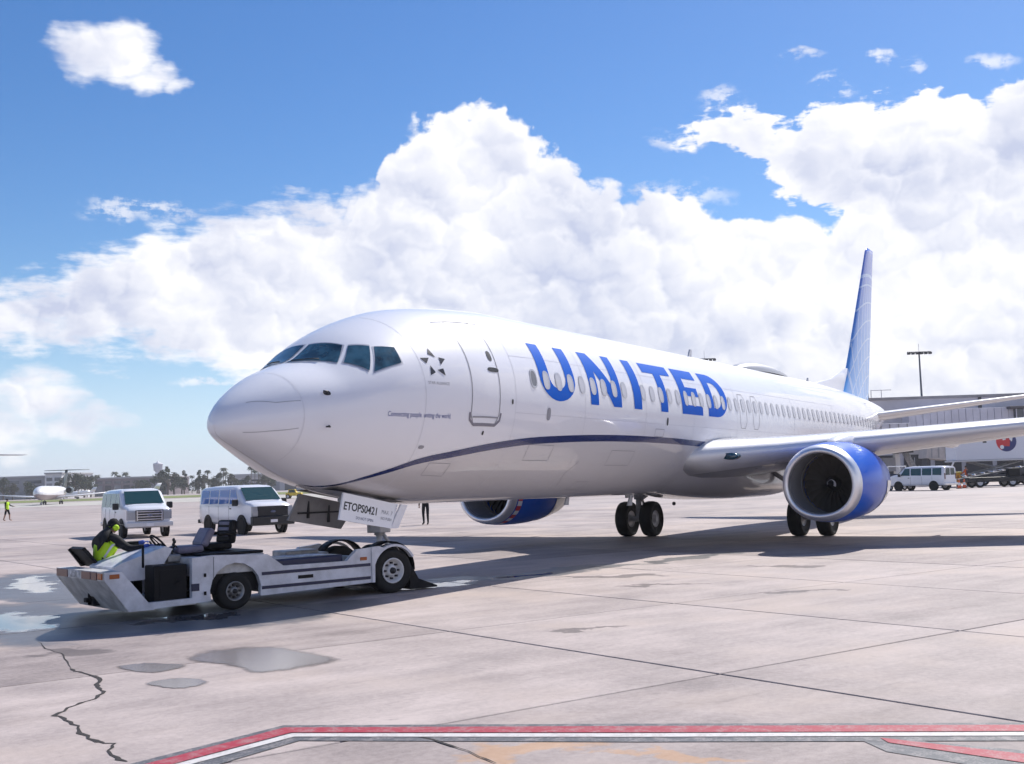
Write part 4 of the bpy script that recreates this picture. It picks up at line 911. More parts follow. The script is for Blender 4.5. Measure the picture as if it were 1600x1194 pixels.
def seat(name, x, y, z, back_h, lean, m, yaw):
    M = Matrix.Translation((x, y, z)) @ Matrix.Rotation(yaw, 4, 'Z'); o = []
    mb = MB(); mb.box(-.24, .24, -.23, .23, 0, .13, .05, M=M); s = mb.build(name, m, tug)
    mb = MB(); mb.box(-.07, .07, -.23, .23, 0, back_h, .05, M=M @ Matrix.Translation((-.24, 0, .10)) @ Matrix.Rotation(-lean, 4, 'Y')); mb.build('backrest', m, s); return s, M
s1, M1 = seat('seat', 3.72, .28, .975, .34, .5, M_SEATG, math.pi * .0)
s2, M2 = seat('seat', 3.12, .10, .985, .42, .15, M_BLK, math.pi * .05)
for zz in (.12, .22, .32):
    mb = MB(); mb.box(.060, .085, -.15, .15, zz, zz + .06, .01, M=M2 @ Matrix.Translation((-.24, 0, .10)) @ Matrix.Rotation(-.15, 4, 'Y')); mb.build('backrest_pad', M_SEATG, s2)
for yy in (-.27, .27):
    mb = MB(); mb.box(-.05, .30, -.03, .03, .20, .26, .02, M=M2 @ Matrix.Translation((-.2, yy, .05))); mb.build('armrest', M_BLK, s2)
mb = MB(); mb.prism([(5.08, .80), (5.30, 1.10), (5.22, 1.14), (4.96, 1.06), (4.78, .82)], -.98, -.92); mb.prism([(5.0, .80), (5.28, 1.12), (5.22, 1.15), (4.94, .80)], -.95, -.35); mb.build('driver_seat', M_BLK, tug)
mb = MB(); mb.prism([(4.95, .83), (5.05, .97), (4.90, .95), (4.84, .83)], -.915, -.905); mb.build('seat_reflector', M_AMB, tug)
mb = MB(); mb.tube([(4.5, -.45, .3), (4.5, -.45, .8), (4.35, -.4, .95)], .03, 6); mb.tube([(4.3, -.1, .3), (4.15, .0, .6), (4.2, .1, .9)], .02, 6); mb.tube([(4.0, -.2, .5), (4.25, -.25, .7), (4.15, -.2, .95)], .018, 6); hz_ = mb.build('hose_loom', M_NAVYP, tug); hz_['kind'] = 'stuff'
for k, (x, y, z0, z1, w) in enumerate(((4.30, -.70, .24, .98, .16), (4.06, .50, .84, .98, .12), (3.92, -.75, .93, 1.10, .14))):
    mb = MB(); mb.box(x - w, x + w, y - w * .8, y + w * .8, z0, z1, .03); mb.build('control_box', (M_BLK, M_STEEL, M_BLK)[k], tug)
for k in range(6):
    mb = MB(); y = -.5 + .18 * k; mb.tube([(3.86, y, .98), (3.98, y + .05, 1.06 + .03 * (k % 3)), (4.14, y + .02, .98), (4.26, y - .05, .80)], .014, 6); mb.build('cable', M_BLK if k % 2 else M_NAVYP, tug)
# driver: sits at the far front corner, facing the aircraft (local -x), leaning onto the console
JD = {'pelvis': ((4.93, -.60, .86), .14), 'waist': ((4.88, -.58, 1.02), (.16, .19)), 'chest': ((4.78, -.55, 1.24), (.20, .26)), 'neckb': ((4.72, -.54, 1.38), .09), 'neck': ((4.69, -.54, 1.43), .06), 'head': ((4.655, -.54, 1.50), (.10, .088)), 'crown': ((4.665, -.54, 1.58), .072), 'nose': ((4.545, -.54, 1.495), .017)}
BD = [('pelvis', 'waist', 1), ('waist', 'chest', 1), ('chest', 'neckb', 1), ('neckb', 'neck', 0), ('neck', 'head', 0), ('head', 'crown', 1), ('head', 'nose', 0)]
for s, nm in ((1, 'l'), (-1, 'r')):
    JD['hip' + nm] = ((4.85, -.60 + .11 * s, .84), .11); JD['knee' + nm] = ((4.45, -.62 + .14 * s, .80), .075); JD['ank' + nm] = ((4.36, -.62 + .14 * s, .38), .05); JD['toe' + nm] = ((4.20, -.62 + .14 * s, .31), .042)
    BD += [('pelvis', 'hip' + nm, 2), ('hip' + nm, 'knee' + nm, 2), ('knee' + nm, 'ank' + nm, 2), ('ank' + nm, 'toe' + nm, 2)]
    JD['sh' + nm] = ((4.74, -.55 + .22 * s, 1.33), .095)
JD.update({'ell': ((4.52, -.22, 1.14), .07), 'wrl': ((4.34, .02, 1.18), .042), 'handl': ((4.27, .06, 1.20), .040), 'elr': ((4.50, -.80, 1.18), .07), 'wrr': ((4.22, -.50, 1.22), .042), 'handr': ((4.15, -.44, 1.24), .040)})
for nm in 'lr': BD += [('neckb', 'sh' + nm, 1), ('sh' + nm, 'el' + nm, 1), ('el' + nm, 'wr' + nm, 1), ('wr' + nm, 'hand' + nm, 3)]
drv = skin_body('person', JD, BD, [M_SKIN, M_CLOTH, M_NAVYC, M_GLOVE], None, TC - Vector((0, 0, .07)), TUG_A, fingers(JD, BD, 3))
drv.scale = (.97, .97, .97); tag(drv, 'tug driver in lime vest, dark cap and lime ear defenders leaning over the console', 'person')
shell('vest', drv, lambda p: .82 < p.center.z < 1.27 and p.center.x > 4.60 and -.84 < p.center.y < -.29 and p.material_index == 1, .018, M_LIME, drv)
mb = MB()
mb.lathe([(.12, 0), (.11, .05), (.06, .095), (-.01, .108), (-.02, .104), (.05, .085), (.10, .0)], Matrix.Translation((4.665, -.54, 1.55)) @ Matrix.Rotation(-math.pi / 2, 4, 'Y'), 16)
mb.loft([[Vector((4.60, -.62, 1.555)), Vector((4.56, -.54, 1.565)), Vector((4.60, -.46, 1.555))], [Vector((4.48, -.60, 1.535)), Vector((4.46, -.54, 1.545)), Vector((4.48, -.48, 1.535))]], 0, False, False, True)
mb.build('cap', M_CLOTH, drv)
for s in (-1, 1):
    mb = MB(); mb.lathe([(-.02, 0), (-.02, .05), (.02, .055), (.035, .04), (.035, 0)], Matrix.Translation((4.66, -.54 + s * .085, 1.505)) @ Matrix.Rotation(s * math.pi / 2, 4, 'Z'), 14); mb.build('ear_defender', M_LIME, drv)
mb = MB(); mb.tube([(4.66, -.32, 1.30), (4.80, -.285, 1.2), (4.90, -.34, 1.02)], .022, 6); mb.build('reflective_strap', M_REFL, drv)
bmh = MB(); bmh.loft([[Vector((4.97, -.54 + .21 * math.cos(a), 1.24 + .12 * math.sin(a))) for a in [2 * math.pi * i / 12 for i in range(12)]], [Vector((4.86, -.54 + .23 * math.cos(a), 1.36 + .10 * math.sin(a))) for a in [2 * math.pi * i / 12 for i in range(12)]], [Vector((4.76, -.54 + .13 * math.cos(a), 1.46 + .07 * math.sin(a))) for a in [2 * math.pi * i / 12 for i in range(12)]]]); bmh.build('hood', M_CLOTH, drv)

# ------------------------------------------------------------------ people on the apron
def walker(label, px, depth, rz, arms, stride, mats, legs, shins, torso_mi, armmi, vest=True, cap=None, sc=1.0):
    J, B = standing(arms[0], arms[1], stride, armmi, legs, shins, torso_mi)
    p = foot(px, depth); o = skin_body('person', J, B, mats, None, p, rz, fingers(J, B, 0)); o.scale = (sc,) * 3; tag(o, label, 'person')
    if vest:
        shell('vest', o, lambda q: .93 < q.center.z < 1.47 and abs(q.center.y) < .215 and q.material_index == torso_mi, .016, vest if not vest is True else M_LIME, o)
    if cap:
        mb = MB(); mb.lathe([(.10, 0), (.09, .05), (.04, .09), (-.02, .10)], Matrix.Translation((.0, 0, 1.68)) @ Matrix.Rotation(-math.pi / 2, 4, 'Y'), 14); mb.loft([[(.07, -.06, 1.67), (.09, 0, 1.68), (.07, .06, 1.67)], [(.16, -.05, 1.655), (.18, 0, 1.66), (.16, .05, 1.655)]], 0, False, False, True); mb.build('cap', cap, o)
    return o
hang = lambda s: ((.02, .27 * s, 1.17), (.06, .29 * s, .93), (.07, .29 * s, .86))
swing = lambda s, k: ((.05 * k, .27 * s, 1.17), (.20 * k, .27 * s, .98), (.25 * k, .27 * s, .93))
walker('marshaller in lime vest and dark shorts walking at the left edge of the apron', 11, 92, rad(231 + 60), (((.10, .30, 1.2), (.34, .34, 1.14), (.42, .34, 1.14)), hang(-1)), .2, [M_SKIN, M_CLOTH, M_SKIN, M_CLOTH], 1, 0, 1, 1, True, M_CLOTH)
walker('person in dark trousers standing behind the nose gear, upper body hidden by the fuselage', 664, 53.9, rad(200), (((.16, .28, 1.2), (.36, .25, 1.12), (.43, .22, 1.10)), hang(-1)), .03, [M_SKIN, M_CLOTH, M_CLOTH, M_CLOTH], 1, 1, 1, 1, False, M_CLOTH)
walker('ramp worker in orange vest standing by the yellow power unit', 1511, 100, rad(120), (hang(1), ((.16, -.26, 1.18), (.38, -.2, 1.15), (.44, -.18, 1.15))), .05, [M_SKIN, M_NAVYC, M_NAVYC, M_CLOTH], 1, 2, 1, 1, M_ORANGE, M_CLOTH, 1.05)
# ------------------------------------------------------------------ vans
M_VANW = mat('van_white', (0.76, 0.77, 0.82), 0.22, coat=.5, var=.02, vscale=1.0); M_VGLASS = mat('van_glass', (0.015, 0.05, 0.048), 0.04, spec=.8); M_VBLUE = mat('van_side_glass', (0.05, 0.13, 0.42), 0.06, spec=.8)
M_CHROME = mat('chrome', (0.70, 0.70, 0.72), 0.15, metal=1.0); M_LAMP = mat('lamp_lens', (0.34, 0.35, 0.38), 0.12, spec=.8); M_BUMP = mat('bumper_dark', (0.012, 0.013, 0.017), 0.5)
def van(pos, rz, label, style, sc=1.0, group='vans on the apron'):
    v = empty('van', pos, rz, label, 'van'); v.scale = (sc,) * 3
    def topz(x):
        T = [(-2.74, 1.98), (-2.6, 2.06), (-1.5, 2.10), (.6, 2.10), (.95, 2.07), (1.15, 1.98), (1.85, 1.44), (2.0, 1.40), (2.4, 1.35), (2.62, 1.27), (2.74, 1.10)]
        for (a, b), (c, d) in zip(T[:-1], T[1:]):
            if x <= c: return b + (d - b) * (x - a) / (c - a)
        return T[-1][1]
    secs = []
    for x in (-2.74, -2.68, -2.3, -1.5, -.5, .6, .95, 1.15, 1.4, 1.65, 1.85, 2.0, 2.3, 2.52, 2.66, 2.74):
        t = topz(x); e = (.06 if x in (-2.74, 2.74) else (.02 if x in (-2.68, 2.66) else 0)); taper = max(0, x - 1.2) * .05; W = .985 - taper - e
        belt = min(1.22, t - .10); rw = W - (t - 1.0) * .16; zb = .42 if x < 2.6 else .48
        half = [(W - .10, zb), (W - .01, zb + .12), (W, .75), (W - .005, belt), (W - (max(t - .10, belt + .01) - belt) * .13, max(t - .10, belt + .01)), (rw - .06, t - .02), (rw * .5, t + .012)]
        secs.append([Vector((x, a, z)) for a, z in half] + [Vector((x, -a, z)) for a, z in reversed(half)])
    mb = MB(); body = mb.loft(secs).build('body', M_VANW, v)
    def W_at(z, x): 
        t = topz(x); W = .985 - max(0, x - 1.2) * .05; belt = min(1.22, t - .10); return W - max(0, z - belt) * .13
    mb = MB(); mb.loft([[Vector((1.88, y, 1.455)) for y in (-.82, -.4, 0, .4, .82)], [Vector((1.165, y * .90, 2.005)) for y in (-.82, -.4, 0, .4, .82)]], 0, False, False, True); mb.build('windshield', M_VGLASS, v)
    gl = M_VBLUE if style == 'dark' else M_VGLASS
    for s in (1, -1):
        for x0, x1, k in ((.55, 1.45, 1), (-.55, .45, 0), (-1.55, -.65, 0), (-2.5, -1.65, 0)):
            xa = 1.05 if k else x1; zt = 1.92
            P = [(x0, 1.30), (x1, 1.33), (xa, zt), (x0, zt)]
            mb = MB(); mb.add([Vector((x, s * (W_at(z, min(x, 1.0)) + .006), z)) for x, z in P], [(0, 1, 2, 3)]); mb.build('side_window', gl, v)
        for x in (.49, -.60, -1.60):
            mb = MB(); mb.box(x - .006, x + .006, s * .985 - .003, s * .985 + .004, .52, 1.22); mb.build('door_seam', M_DARK, v)
        mb = MB(); mb.box(.58, .74, s * .99 - .01, s * .99 + .02, 1.08, 1.13, .008); mb.build('door_handle', M_BUMP, v)
        mb = MB(); mb.box(1.42, 1.56, s * 1.02 - .0, s * 1.02 + s * .26, 1.22, 1.50, .04) if s > 0 else mb.box(1.42, 1.56, -1.28, -1.02, 1.22, 1.50, .04); mb.build('mirror', M_BUMP, v)
        mb = MB(); mb.prism([(2.60, .78), (2.765, .78), (2.765, .95 if style == 'dark' else 1.10), (2.72, 1.18), (2.60, 1.18)], s * (.68 if style == 'dark' else .60), s * .93); mb.build('headlight', M_LAMP, v)
        mb = MB(); mb.box(-2.77, -2.70, s * .84 - .07, s * .84 + .07, .95, 1.45, .01); mb.build('tail_light', M_REDL, v)
        for x in (-1.72, 1.72):
            mb = MB(); mb.prism(arcp(x, .40, .45, 0, 360, 20)[:-1], s * .90, s * .992); mb.build('wheel_arch', M_BLK, v)
            mb = MB(); wheel(mb, Vector((x, s * .885, .37)), .37, .26, .21); mb.build('wheel', [M_TYRE, M_RIM], v)
    mb = MB(); mb.box(2.60, 2.86, -.98, .98, .47 - (.09 if style == 'dark' else 0), .68 + (.09 if style == 'dark' else 0), .04); mb.build('front_bumper', M_BUMP if style == 'dark' else mat('bumper_white', (.6, .61, .64), .35), v)
    mb = MB(); mb.box(-2.88, -2.70, -.98, .98, .45, .62, .03); mb.build('rear_bumper', M_CHROME if style != 'dark' else M_BUMP, v)
    gw = .70 if style == 'dark' else .58; mb = MB(); mb.box(2.70, 2.775, -gw, gw, .72, 1.19, .015); gr = mb.build('grille', M_BUMP, v)
    if style != 'dark':
        for z in (.79, .90, 1.01, 1.12):
            mb = MB(); mb.box(2.775, 2.795, -.50, .50, z - .022, z + .022, .005); mb.build('grille_bar', M_CHROME, gr)
        for y in (-.52, .52):
            mb = MB(); mb.box(2.772, 2.798, y - .03, y + .03, .74, 1.17, .006); mb.build('grille_bar', M_CHROME, gr)
    mb = MB(); mb.lathe([(0, 0), (0, .09), (.01, .085), (.012, 0)], Matrix.Translation((2.795 if style != 'dark' else 2.776, 0, .955)) @ Matrix.Diagonal((1, 1.3, .55, 1)), 16); mb.build('badge', mat('badge_blue', (.10, .12, .2), .3), gr)
    mb = MB(); mb.box(2.86, 2.87, -.16, .16, .50, .62); mb.build('number_plate', M_VANW, v)
    mb = MB(); mb.add([Vector((-2.752, y, z)) for y, z in ((-.72, 1.30), (-.06, 1.30), (-.06, 1.88), (-.64, 1.88))], [(0, 1, 2, 3)]); mb.build('rear_window', gl, v)
    mb = MB(); mb.add([Vector((-2.752, y, z)) for y, z in ((.72, 1.30), (.06, 1.30), (.06, 1.88), (.64, 1.88))], [(0, 1, 2, 3)]); mb.build('rear_window', gl, v)
    v['group'] = group
    return v
def van_at(wheel_xy, rz, *a, **k):
    c, s = math.cos(rz), math.sin(rz); lx, ly = 1.72, .9; return van((wheel_xy[0] - (lx * c - ly * s), wheel_xy[1] - (lx * s + ly * c), 0), rz, *a, **k)
van_at((22.3, 26.3), rad(242), 'white passenger van with chrome grille behind the tug driver', 'chrome', sc=1.0)
van_at((24.9, 21.9), rad(250), 'white van with dark grille and blue side windows left of the nose gear', 'dark')
van((foot(1441, 93).x, foot(1441, 93).y, 0), rad(70), 'silver white van parked below the jet bridge, right of the near engine', 'chrome', sc=.92)

# ------------------------------------------------------------------ small jets in the distance
M_JETW = mat('jet_white', (0.78, 0.78, 0.80), 0.3, coat=.3); M_JETD = mat('jet_dark_tail', (0.05, 0.075, 0.09), 0.4); M_JETB = mat('jet_belly_shade', (0.30, 0.24, 0.26), 0.4)
def jet(pos, rz, label, L, R, ttail, m_tail, tailh, span, cat='airplane', tp=.20):
    j = empty('regional_jet' if ttail else 'business_jet', pos, rz, label, cat); zc = R + .95      # nose towards local +x
    prof = [(L * .5, .02, zc - .15), (L * .49, R * .35, zc - .12), (L * .46, R * .65, zc - .05), (L * .41, R * .92, zc), (L * .36, R, zc), (-L * .18, R, zc), (-L * .32, R * .75, zc + .2), (-L * .44, R * .35, zc + .45), (-L * .48, R * .12, zc + .55)]
    mb = MB(); mb.loft([[Vector((x, r * math.cos(a), z + r * math.sin(a))) for a in [2 * math.pi * i / 20 for i in range(20)]] for x, r, z in prof], 0, True, True, True, lambda i, k: 1 if 11 <= k <= 18 else 0); f = mb.build('fuselage', [M_JETW, M_JETB], j)  # lower half browner: the fuselage's shaded side is put into its colour
    mb = MB(); mb.loft([[Vector((L * .40 + dx, y, zc + R * .45 + dz)) for y in (-R * .62, -R * .3, 0, R * .3, R * .62)] for dx, dz in ((.35, 0), (-.35, .35))], 0, False, False, True); mb.build('windshield', M_VGLASS, f)
    for s in (1, -1):
        mb = MB(); mb.loft([[Vector((L * a + xx, s * y, zc - R * .7 + dz + bb)) for xx, bb in [(-q, b) for q, b in airfoil(c, .11)]] for a, y, dz, c in ((.06, R * .6, 0, L * .17), (-.02, span * .25, .35, L * .11), (-.12, span * .5, .8, L * .05))]); w = mb.build('wing', M_JETW, j)
        mb = MB(); mb.loft([[Vector((L * a - .0 - q, s * (span * .5 + o), zc - R * .7 + .8 + h + b * .3)) for q, b in airfoil(c, .1)] for a, o, h, c in ((-.12, 0, 0, L * .05), (-.15, .18, .9, L * .02))]); mb.build('winglet', m_tail if ttail else M_JETW, w)
        M = Matrix.Translation((-L * .24, s * (R + .75), zc + .45)) ; mb = MB(); mb.lathe([(1.5, .50), (1.55, .58), (1.3, .66), (.2, .70), (-1.0, .60), (-1.7, .40), (-1.7, .3)], M, 18); e = mb.build('engine', M_JETW if not ttail else M_JETD, j)
        mb = MB(); mb.lathe([(1.35, .52), (1.30, .0)], M, 18); mb.build('fan', M_BLK, e)
        mb = MB(); mb.box(-L * .24 - 1.0, -L * .24 + .8, min(s * R * .6, s * (R + .4)), max(s * R * .6, s * (R + .4)), zc + .38, zc + .54, .03); mb.build('engine_pylon', M_JETW, e)
        mb = MB(); y = s * 1.55 * (1 if ttail else .7); mb.tube([(-.3, y, .35), (-.3, y, zc - R * .6)], .08, 8)
        g = mb.build('landing_gear', M_STRUT, j)
        for dy in (-.22, .22):
            mb = MB(); wheel(mb, Vector((-.3, y + dy, .36)), .36, .22, .18); mb.build('wheel', [M_TYRE, M_STRUT], g)
    mb = MB(); mb.tube([(L * .36, 0, .28), (L * .36, 0, zc - R * .6)], .06, 8); mb.tube([(L * .36, -.2, .28), (L * .36, .2, .28)], .27, 14); mb.build('nose_gear', M_STRUT, j)
    zt = tailh
    mb = MB(); mb.loft([[Vector((x0 - q, b, z)) for q, b in airfoil(c, .09)] for x0, z, c in ((-L * .33, zc + R * .5, L * .17), (-L * .47, zt, L * .10))]); fin = mb.build('tail_fin', m_tail, j)
    sp = span * tp; zs = zt if ttail else zc + R * 1.6; x0 = -L * .46 if ttail else -L * .42
    for s in (1, -1):
        mb = MB(); mb.loft([[Vector((x0 - sh - q, s * y, zs + .04 + b)) for q, b in airfoil(c, .08)] for y, sh, c in ((.0, 0, L * .095), (sp, L * .05, L * .055))]); mb.build('tailplane', m_tail, fin)
    return j
jd = 228; p = foot(82, jd)
jet(p, rad(222), 'white regional jet with dark T-tail taxiing at the far left', 26.8, 1.35, True, M_JETD, 6.9, 22.0)
p = foot(-50, 128) + Vector((math.cos(rad(100)), math.sin(rad(100)), 0)) * 12.8; jet(p, rad(100), 'parked regional jet at the left edge, only its tailplane tip in view', 26.8, 1.35, True, mat('jet_grey_tail', (.30, .31, .34), .4), 6.6, 21.2, tp=.30)
p = foot(216, 420); jet(p, rad(52 + 108), 'small white business jet parked far beyond the chrome-grille van', 15.5, 1.05, False, M_JETW, 4.9, 15.0)
p = foot(120, 440); jet(p, rad(52 + 80), 'small white jet half hidden behind the dark-tailed regional jet', 13.0, .95, False, M_JETW, 4.3, 14.0)

# ------------------------------------------------------------------ terminal on the right
M_TW = mat('terminal_panel', (0.60, 0.585, 0.64), 0.6, var=.05, vscale=.4); M_TW2 = mat('terminal_fascia', (0.68, 0.665, 0.74), 0.55, var=.05, vscale=.6); M_TD = mat('terminal_dark', (0.045, 0.045, 0.055), 0.5); M_TGL = mat('terminal_glass', (0.05, 0.06, 0.08), 0.08, spec=.8)
M_CONC = mat('terminal_concrete', (0.33, 0.32, 0.33), 0.75, var=.08, vscale=.5); M_TAN = mat('canvas_tan', (0.48, 0.44, 0.42), 0.8, var=.06, vscale=2)
TA_ = math.atan2(CR.y, CR.x)           # facade direction: image right
def frame(px, depth): p = foot(px, depth); return p
def zof(py, px, depth): return at(px, py, depth).z
D0 = 132.0; o0 = frame(1480, D0); mpp = D0 / FPX       # metres per photo pixel at that distance
term = empty('terminal_building', o0, TA_, 'long grey airport terminal with ribbed upper wall behind the wing', 'building')
X = lambda px: (px - 1480) * mpp
mb = MB(); mb.box(X(1290), X(1760), 2.0, 30, 0, 9.75); mb.build('wall', M_TW, term)
mb = MB(); mb.box(X(1285), X(1765), 1.75, 30.2, 9.75, 10.05, .03); mb.build('roof_edge', M_CONC, term)
mb = MB(); mb.box(X(1300), X(1372), 1.4, 4, 9.9, 10.7, .03); mb.build('roof_plant', M_CONC, term)
mb = MB(); mb.box(X(1548), X(1552), 1.70, 1.98, 8.4, 9.74); mb.build('downpipe', M_TD, term)
k = 0; x = X(1424)
while x < X(1585):
    mb = MB(); mb.box(x + .02, x + .80, -.55 + .03 * (k % 2), 1.99, 4.6, 8.35, .02); mb.build('wall_panel', M_TW2, term); x += .82; k += 1
mb = MB(); mb.box(X(1418), X(1590), -.40, 2.0, 4.35, 4.598); mb.build('wall_ledge', M_CONC, term)
for (a, b, z0, z1) in ((1374, 1392, 7.9, 8.5), (1394, 1404, 7.8, 8.4), (1406, 1420, 7.9, 8.5), (1384, 1410, 5.6, 6.1)):
    mb = MB(); mb.box(X(a), X(b), 1.82, 1.99, z0, z1, .01); w = mb.build('window', M_TGL, term)
    mb = MB(); mb.box(X(a) - .1, X(b) + .1, 1.70, 1.99, z0 - .14, z0 - .005); mb.build('sill', M_CONC, w)
mb = MB(); mb.box(X(1411), X(1423), 1.6, 1.99, 4.2, 6.6, .01); mb.build('service_door', M_TD, term)
mb = MB(); mb.box(X(1588), X(1680), -1.2, 1.98, 5.2, 8.1, .03); gb = mb.build('glazed_lounge', M_TGL, term)
for i in range(7):
    xx = X(1588) + .9 * i; mb = MB(); mb.box(xx, xx + .09, -1.27, -1.205, 5.2, 8.1); mb.build('mullion', M_TW2, gb)
mb = MB(); mb.box(X(1578), X(1690), -1.5, 1.97, 4.86, 5.18, .02); mb.box(X(1578), X(1690), -1.5, 1.97, 8.12, 8.4, .02); mb.build('lounge_slab', mat('slab_dark', (.10, .09, .10), .6), term)
x = X(1375)
while x < X(1700):
    mb = MB(); mb.box(x, x + 3.0, 1.80, 1.99, .05, 3.3, .01); mb.build('bay_opening', M_TD, term); x += 3.6
for i in range(2):
    xx = X(1376) + i * 1.2; mb = MB(); mb.box(xx, xx + .06, 1.55, 1.65, 10.05, 10.95); mb.box(xx, xx + 1.2, 1.57, 1.63, 10.86, 10.93); mb.build('roof_railing', M_FRAME, term)
# jet bridge
D1 = 118.0; jb0 = frame(1400, D1); jb = empty('jet_bridge', jb0, TA_, 'grey jet bridge on white columns left of the silver white van', 'jet bridge'); m1 = D1 / FPX
Y = lambda px: (px - 1400) * m1
mb = MB(); mb.box(Y(1340), Y(1428), 0, 3.0, 3.7, 6.4, .04); tn = mb.build('tunnel', M_TW, jb)
for i in range(7):
    xx = Y(1340) + .9 * i; mb = MB(); mb.box(xx, xx + .10, -.06, -.002, 3.75, 6.35); mb.build('tunnel_rib', M_CONC, tn)
mb = MB(); mb.box(Y(1382), Y(1408), -.05, .0, 4.9, 5.5, .01); mb.build('tunnel_window', M_TGL, tn)
mb = MB(); mb.box(Y(1337), Y(1430), -.15, 3.15, 3.35, 3.69, .02); mb.build('tunnel_floor', M_TD, jb)
for px in (1374, 1411):
    mb = MB(); mb.box(Y(px) - .28, Y(px) + .28, 1.2, 1.8, .0, 3.34, .05); mb.build('column', M_JETW, jb)
mb = MB(); mb.box(Y(1385), Y(1405), .6, 2.4, 1.5, 2.9, .05); mb.build('equipment_cabinet', M_CONC, jb)
mb = MB(); mb.prism([(Y(1420), 3.6), (Y(1426), 3.6), (Y(1452), .15), (Y(1446), .15)], .9, 1.9); st = mb.build('stair', M_STEEL, jb)
for i in range(11):
    t = i / 11; mb = MB(); mb.box(Y(1425) + t * (Y(1449) - Y(1425)) - .14, Y(1425) + t * (Y(1449) - Y(1425)) + .16, .75, .895, 3.4 - 3.2 * t, 3.45 - 3.2 * t); mb.build('step', M_STEEL, st)
for i in range(5):
    t = i / 4; x = Y(1423) + t * (Y(1449) - Y(1423)); mb = MB(); mb.tube([(x, .8, 3.5 - 3.3 * t), (x, .8, 4.5 - 3.3 * t)], .03, 5); mb.build('stair_post', M_FRAME, st)
# canvas covered stair truck
sx0 = frame(1476, 112); sr = empty('covered_stair', sx0, TA_, 'tan canvas canopy over a passenger stair left of the white box truck', 'stair'); m2 = 112 / FPX; Z2 = lambda px: (px - 1476) * m2
mb = MB(); mb.prism([(Z2(1450), 2.7), (Z2(1492), 2.35), (Z2(1496), 3.0), (Z2(1492), 4.6), (Z2(1455), 4.9)], 0, 2.2); mb.build('canopy', M_TAN, sr)
for i in range(4):
    mb = MB(); x = Z2(1458) + i * .68; mb.prism([(x, 2.72), (x + .10, 2.7), (x + .18, 4.75), (x + .06, 4.8)], -.05, -.002); mb.build('canopy_rib', M_CONC, sr)
mb = MB(); mb.box(Z2(1452), Z2(1490), .3, 1.9, .7, 1.15, .04); mb.box(Z2(1453), Z2(1457), .4, 1.8, 1.15, 2.7); mb.box(Z2(1486), Z2(1489), .4, 1.8, 1.15, 2.45); mb.build('chassis', M_TD, sr)
for x in (Z2(1458), Z2(1485)):
    mb = MB(); wheel(mb, Vector((x, .4, .42)), .42, .28, .22); mb.build('wheel', [M_TYRE, M_RIM], sr)
mb = MB(); mb.tube([(Z2(1494), 0, 2.4), (Z2(1487), -.2, 1.75)], .08, 6); mb.build('strut', M_JETW, sr)
# box truck with emblem
D3 = 104.0; t0 = frame(1560, D3); tr = empty('box_truck', t0, TA_, 'high-lift truck with raised white box and round red and blue emblem', 'truck'); m3 = D3 / FPX; Q = lambda px: (px - 1560) * m3
mb = MB(); mb.box(Q(1497), Q(1640), 0, 2.5, 2.35, 5.3, .05); bx_ = mb.build('box', mat('truck_box_white', (.70, .71, .78), .35, coat=.2), tr)
mb = MB(); mb.box(Q(1495), Q(1642), -.05, 2.55, 2.2, 2.345, .02); mb.build('box_sill', M_FRAME, bx_)
ec = Vector((Q(1577), -.012, 3.93)); er = .92
M_EB, M_ER = mat('emblem_navy', (.02, .03, .16), .4), mat('emblem_red', (.62, .03, .04), .4)
def disc(name, pts, y, m): mb = MB(); mb.add([(ec.x + a * er, y, ec.z + b * er) for a, b in pts], [tuple(range(len(pts)))]); return mb.build(name, m, bx_)
cir = lambda a0, a1, r=1.0, cx=0, cz=0, n=14: [(cx + r * math.cos(rad(a0 + (a1 - a0) * i / n)), cz + r * math.sin(rad(a0 + (a1 - a0) * i / n))) for i in range(n + 1)]
disc('emblem_navy_field', cir(-120, 60), -.006, M_EB); disc('emblem_red_field', cir(60, 240), -.006, M_ER)
disc('emblem_white_stroke', [(-.35, .95), (.05, 1.0), (-.05, .15), (-.35, .1)], -.010, M_JETW); disc('emblem_white_stroke', [(.45, .9), (.75, .7), (.55, -.05), (.30, .2)], -.010, M_JETW); disc('emblem_red_stroke', [(-.3, .25), (.42, .3), (.3, -.5), (-.45, -.45)], -.008, M_ER); disc('emblem_white_dot', cir(0, 360, .2, -.45, -.55), -.010, M_JETW)
mb = MB(); mb.box(Q(1540), Q(1546), -.008, -.002, 3.85, 4.0); mb.build('small_print', M_TD, bx_)
mb = MB(); mb.box(Q(1512), Q(1640), .3, 2.2, .62, 1.0, .03); mb.box(Q(1575), Q(1640), .25, 2.25, 1.0, 1.55, .08); fr_ = mb.build('chassis', M_TD, tr)
mb = MB()
for s in (0, 1):
    for (a, b) in ((Q(1525), Q(1605)), (Q(1605), Q(1525))): mb.tube([(a, .5 + s * 1.4, 1.0), (b, .5 + s * 1.4, 2.2)], .09, 6)
mb.build('scissor_lift', M_STEEL, tr)
for px in (1540, 1605):
    for y in (.32, 2.1):
        mb = MB(); wheel(mb, Vector((Q(px), y, .50)), .50, .3, .28); mb.build('wheel', [M_TYRE, M_RIM], tr)
mb = MB(); mb.box(Q(1519), Q(1528), .2, 2.3, .75, 1.1, .03); mb.build('rear_step', M_STEEL, tr)
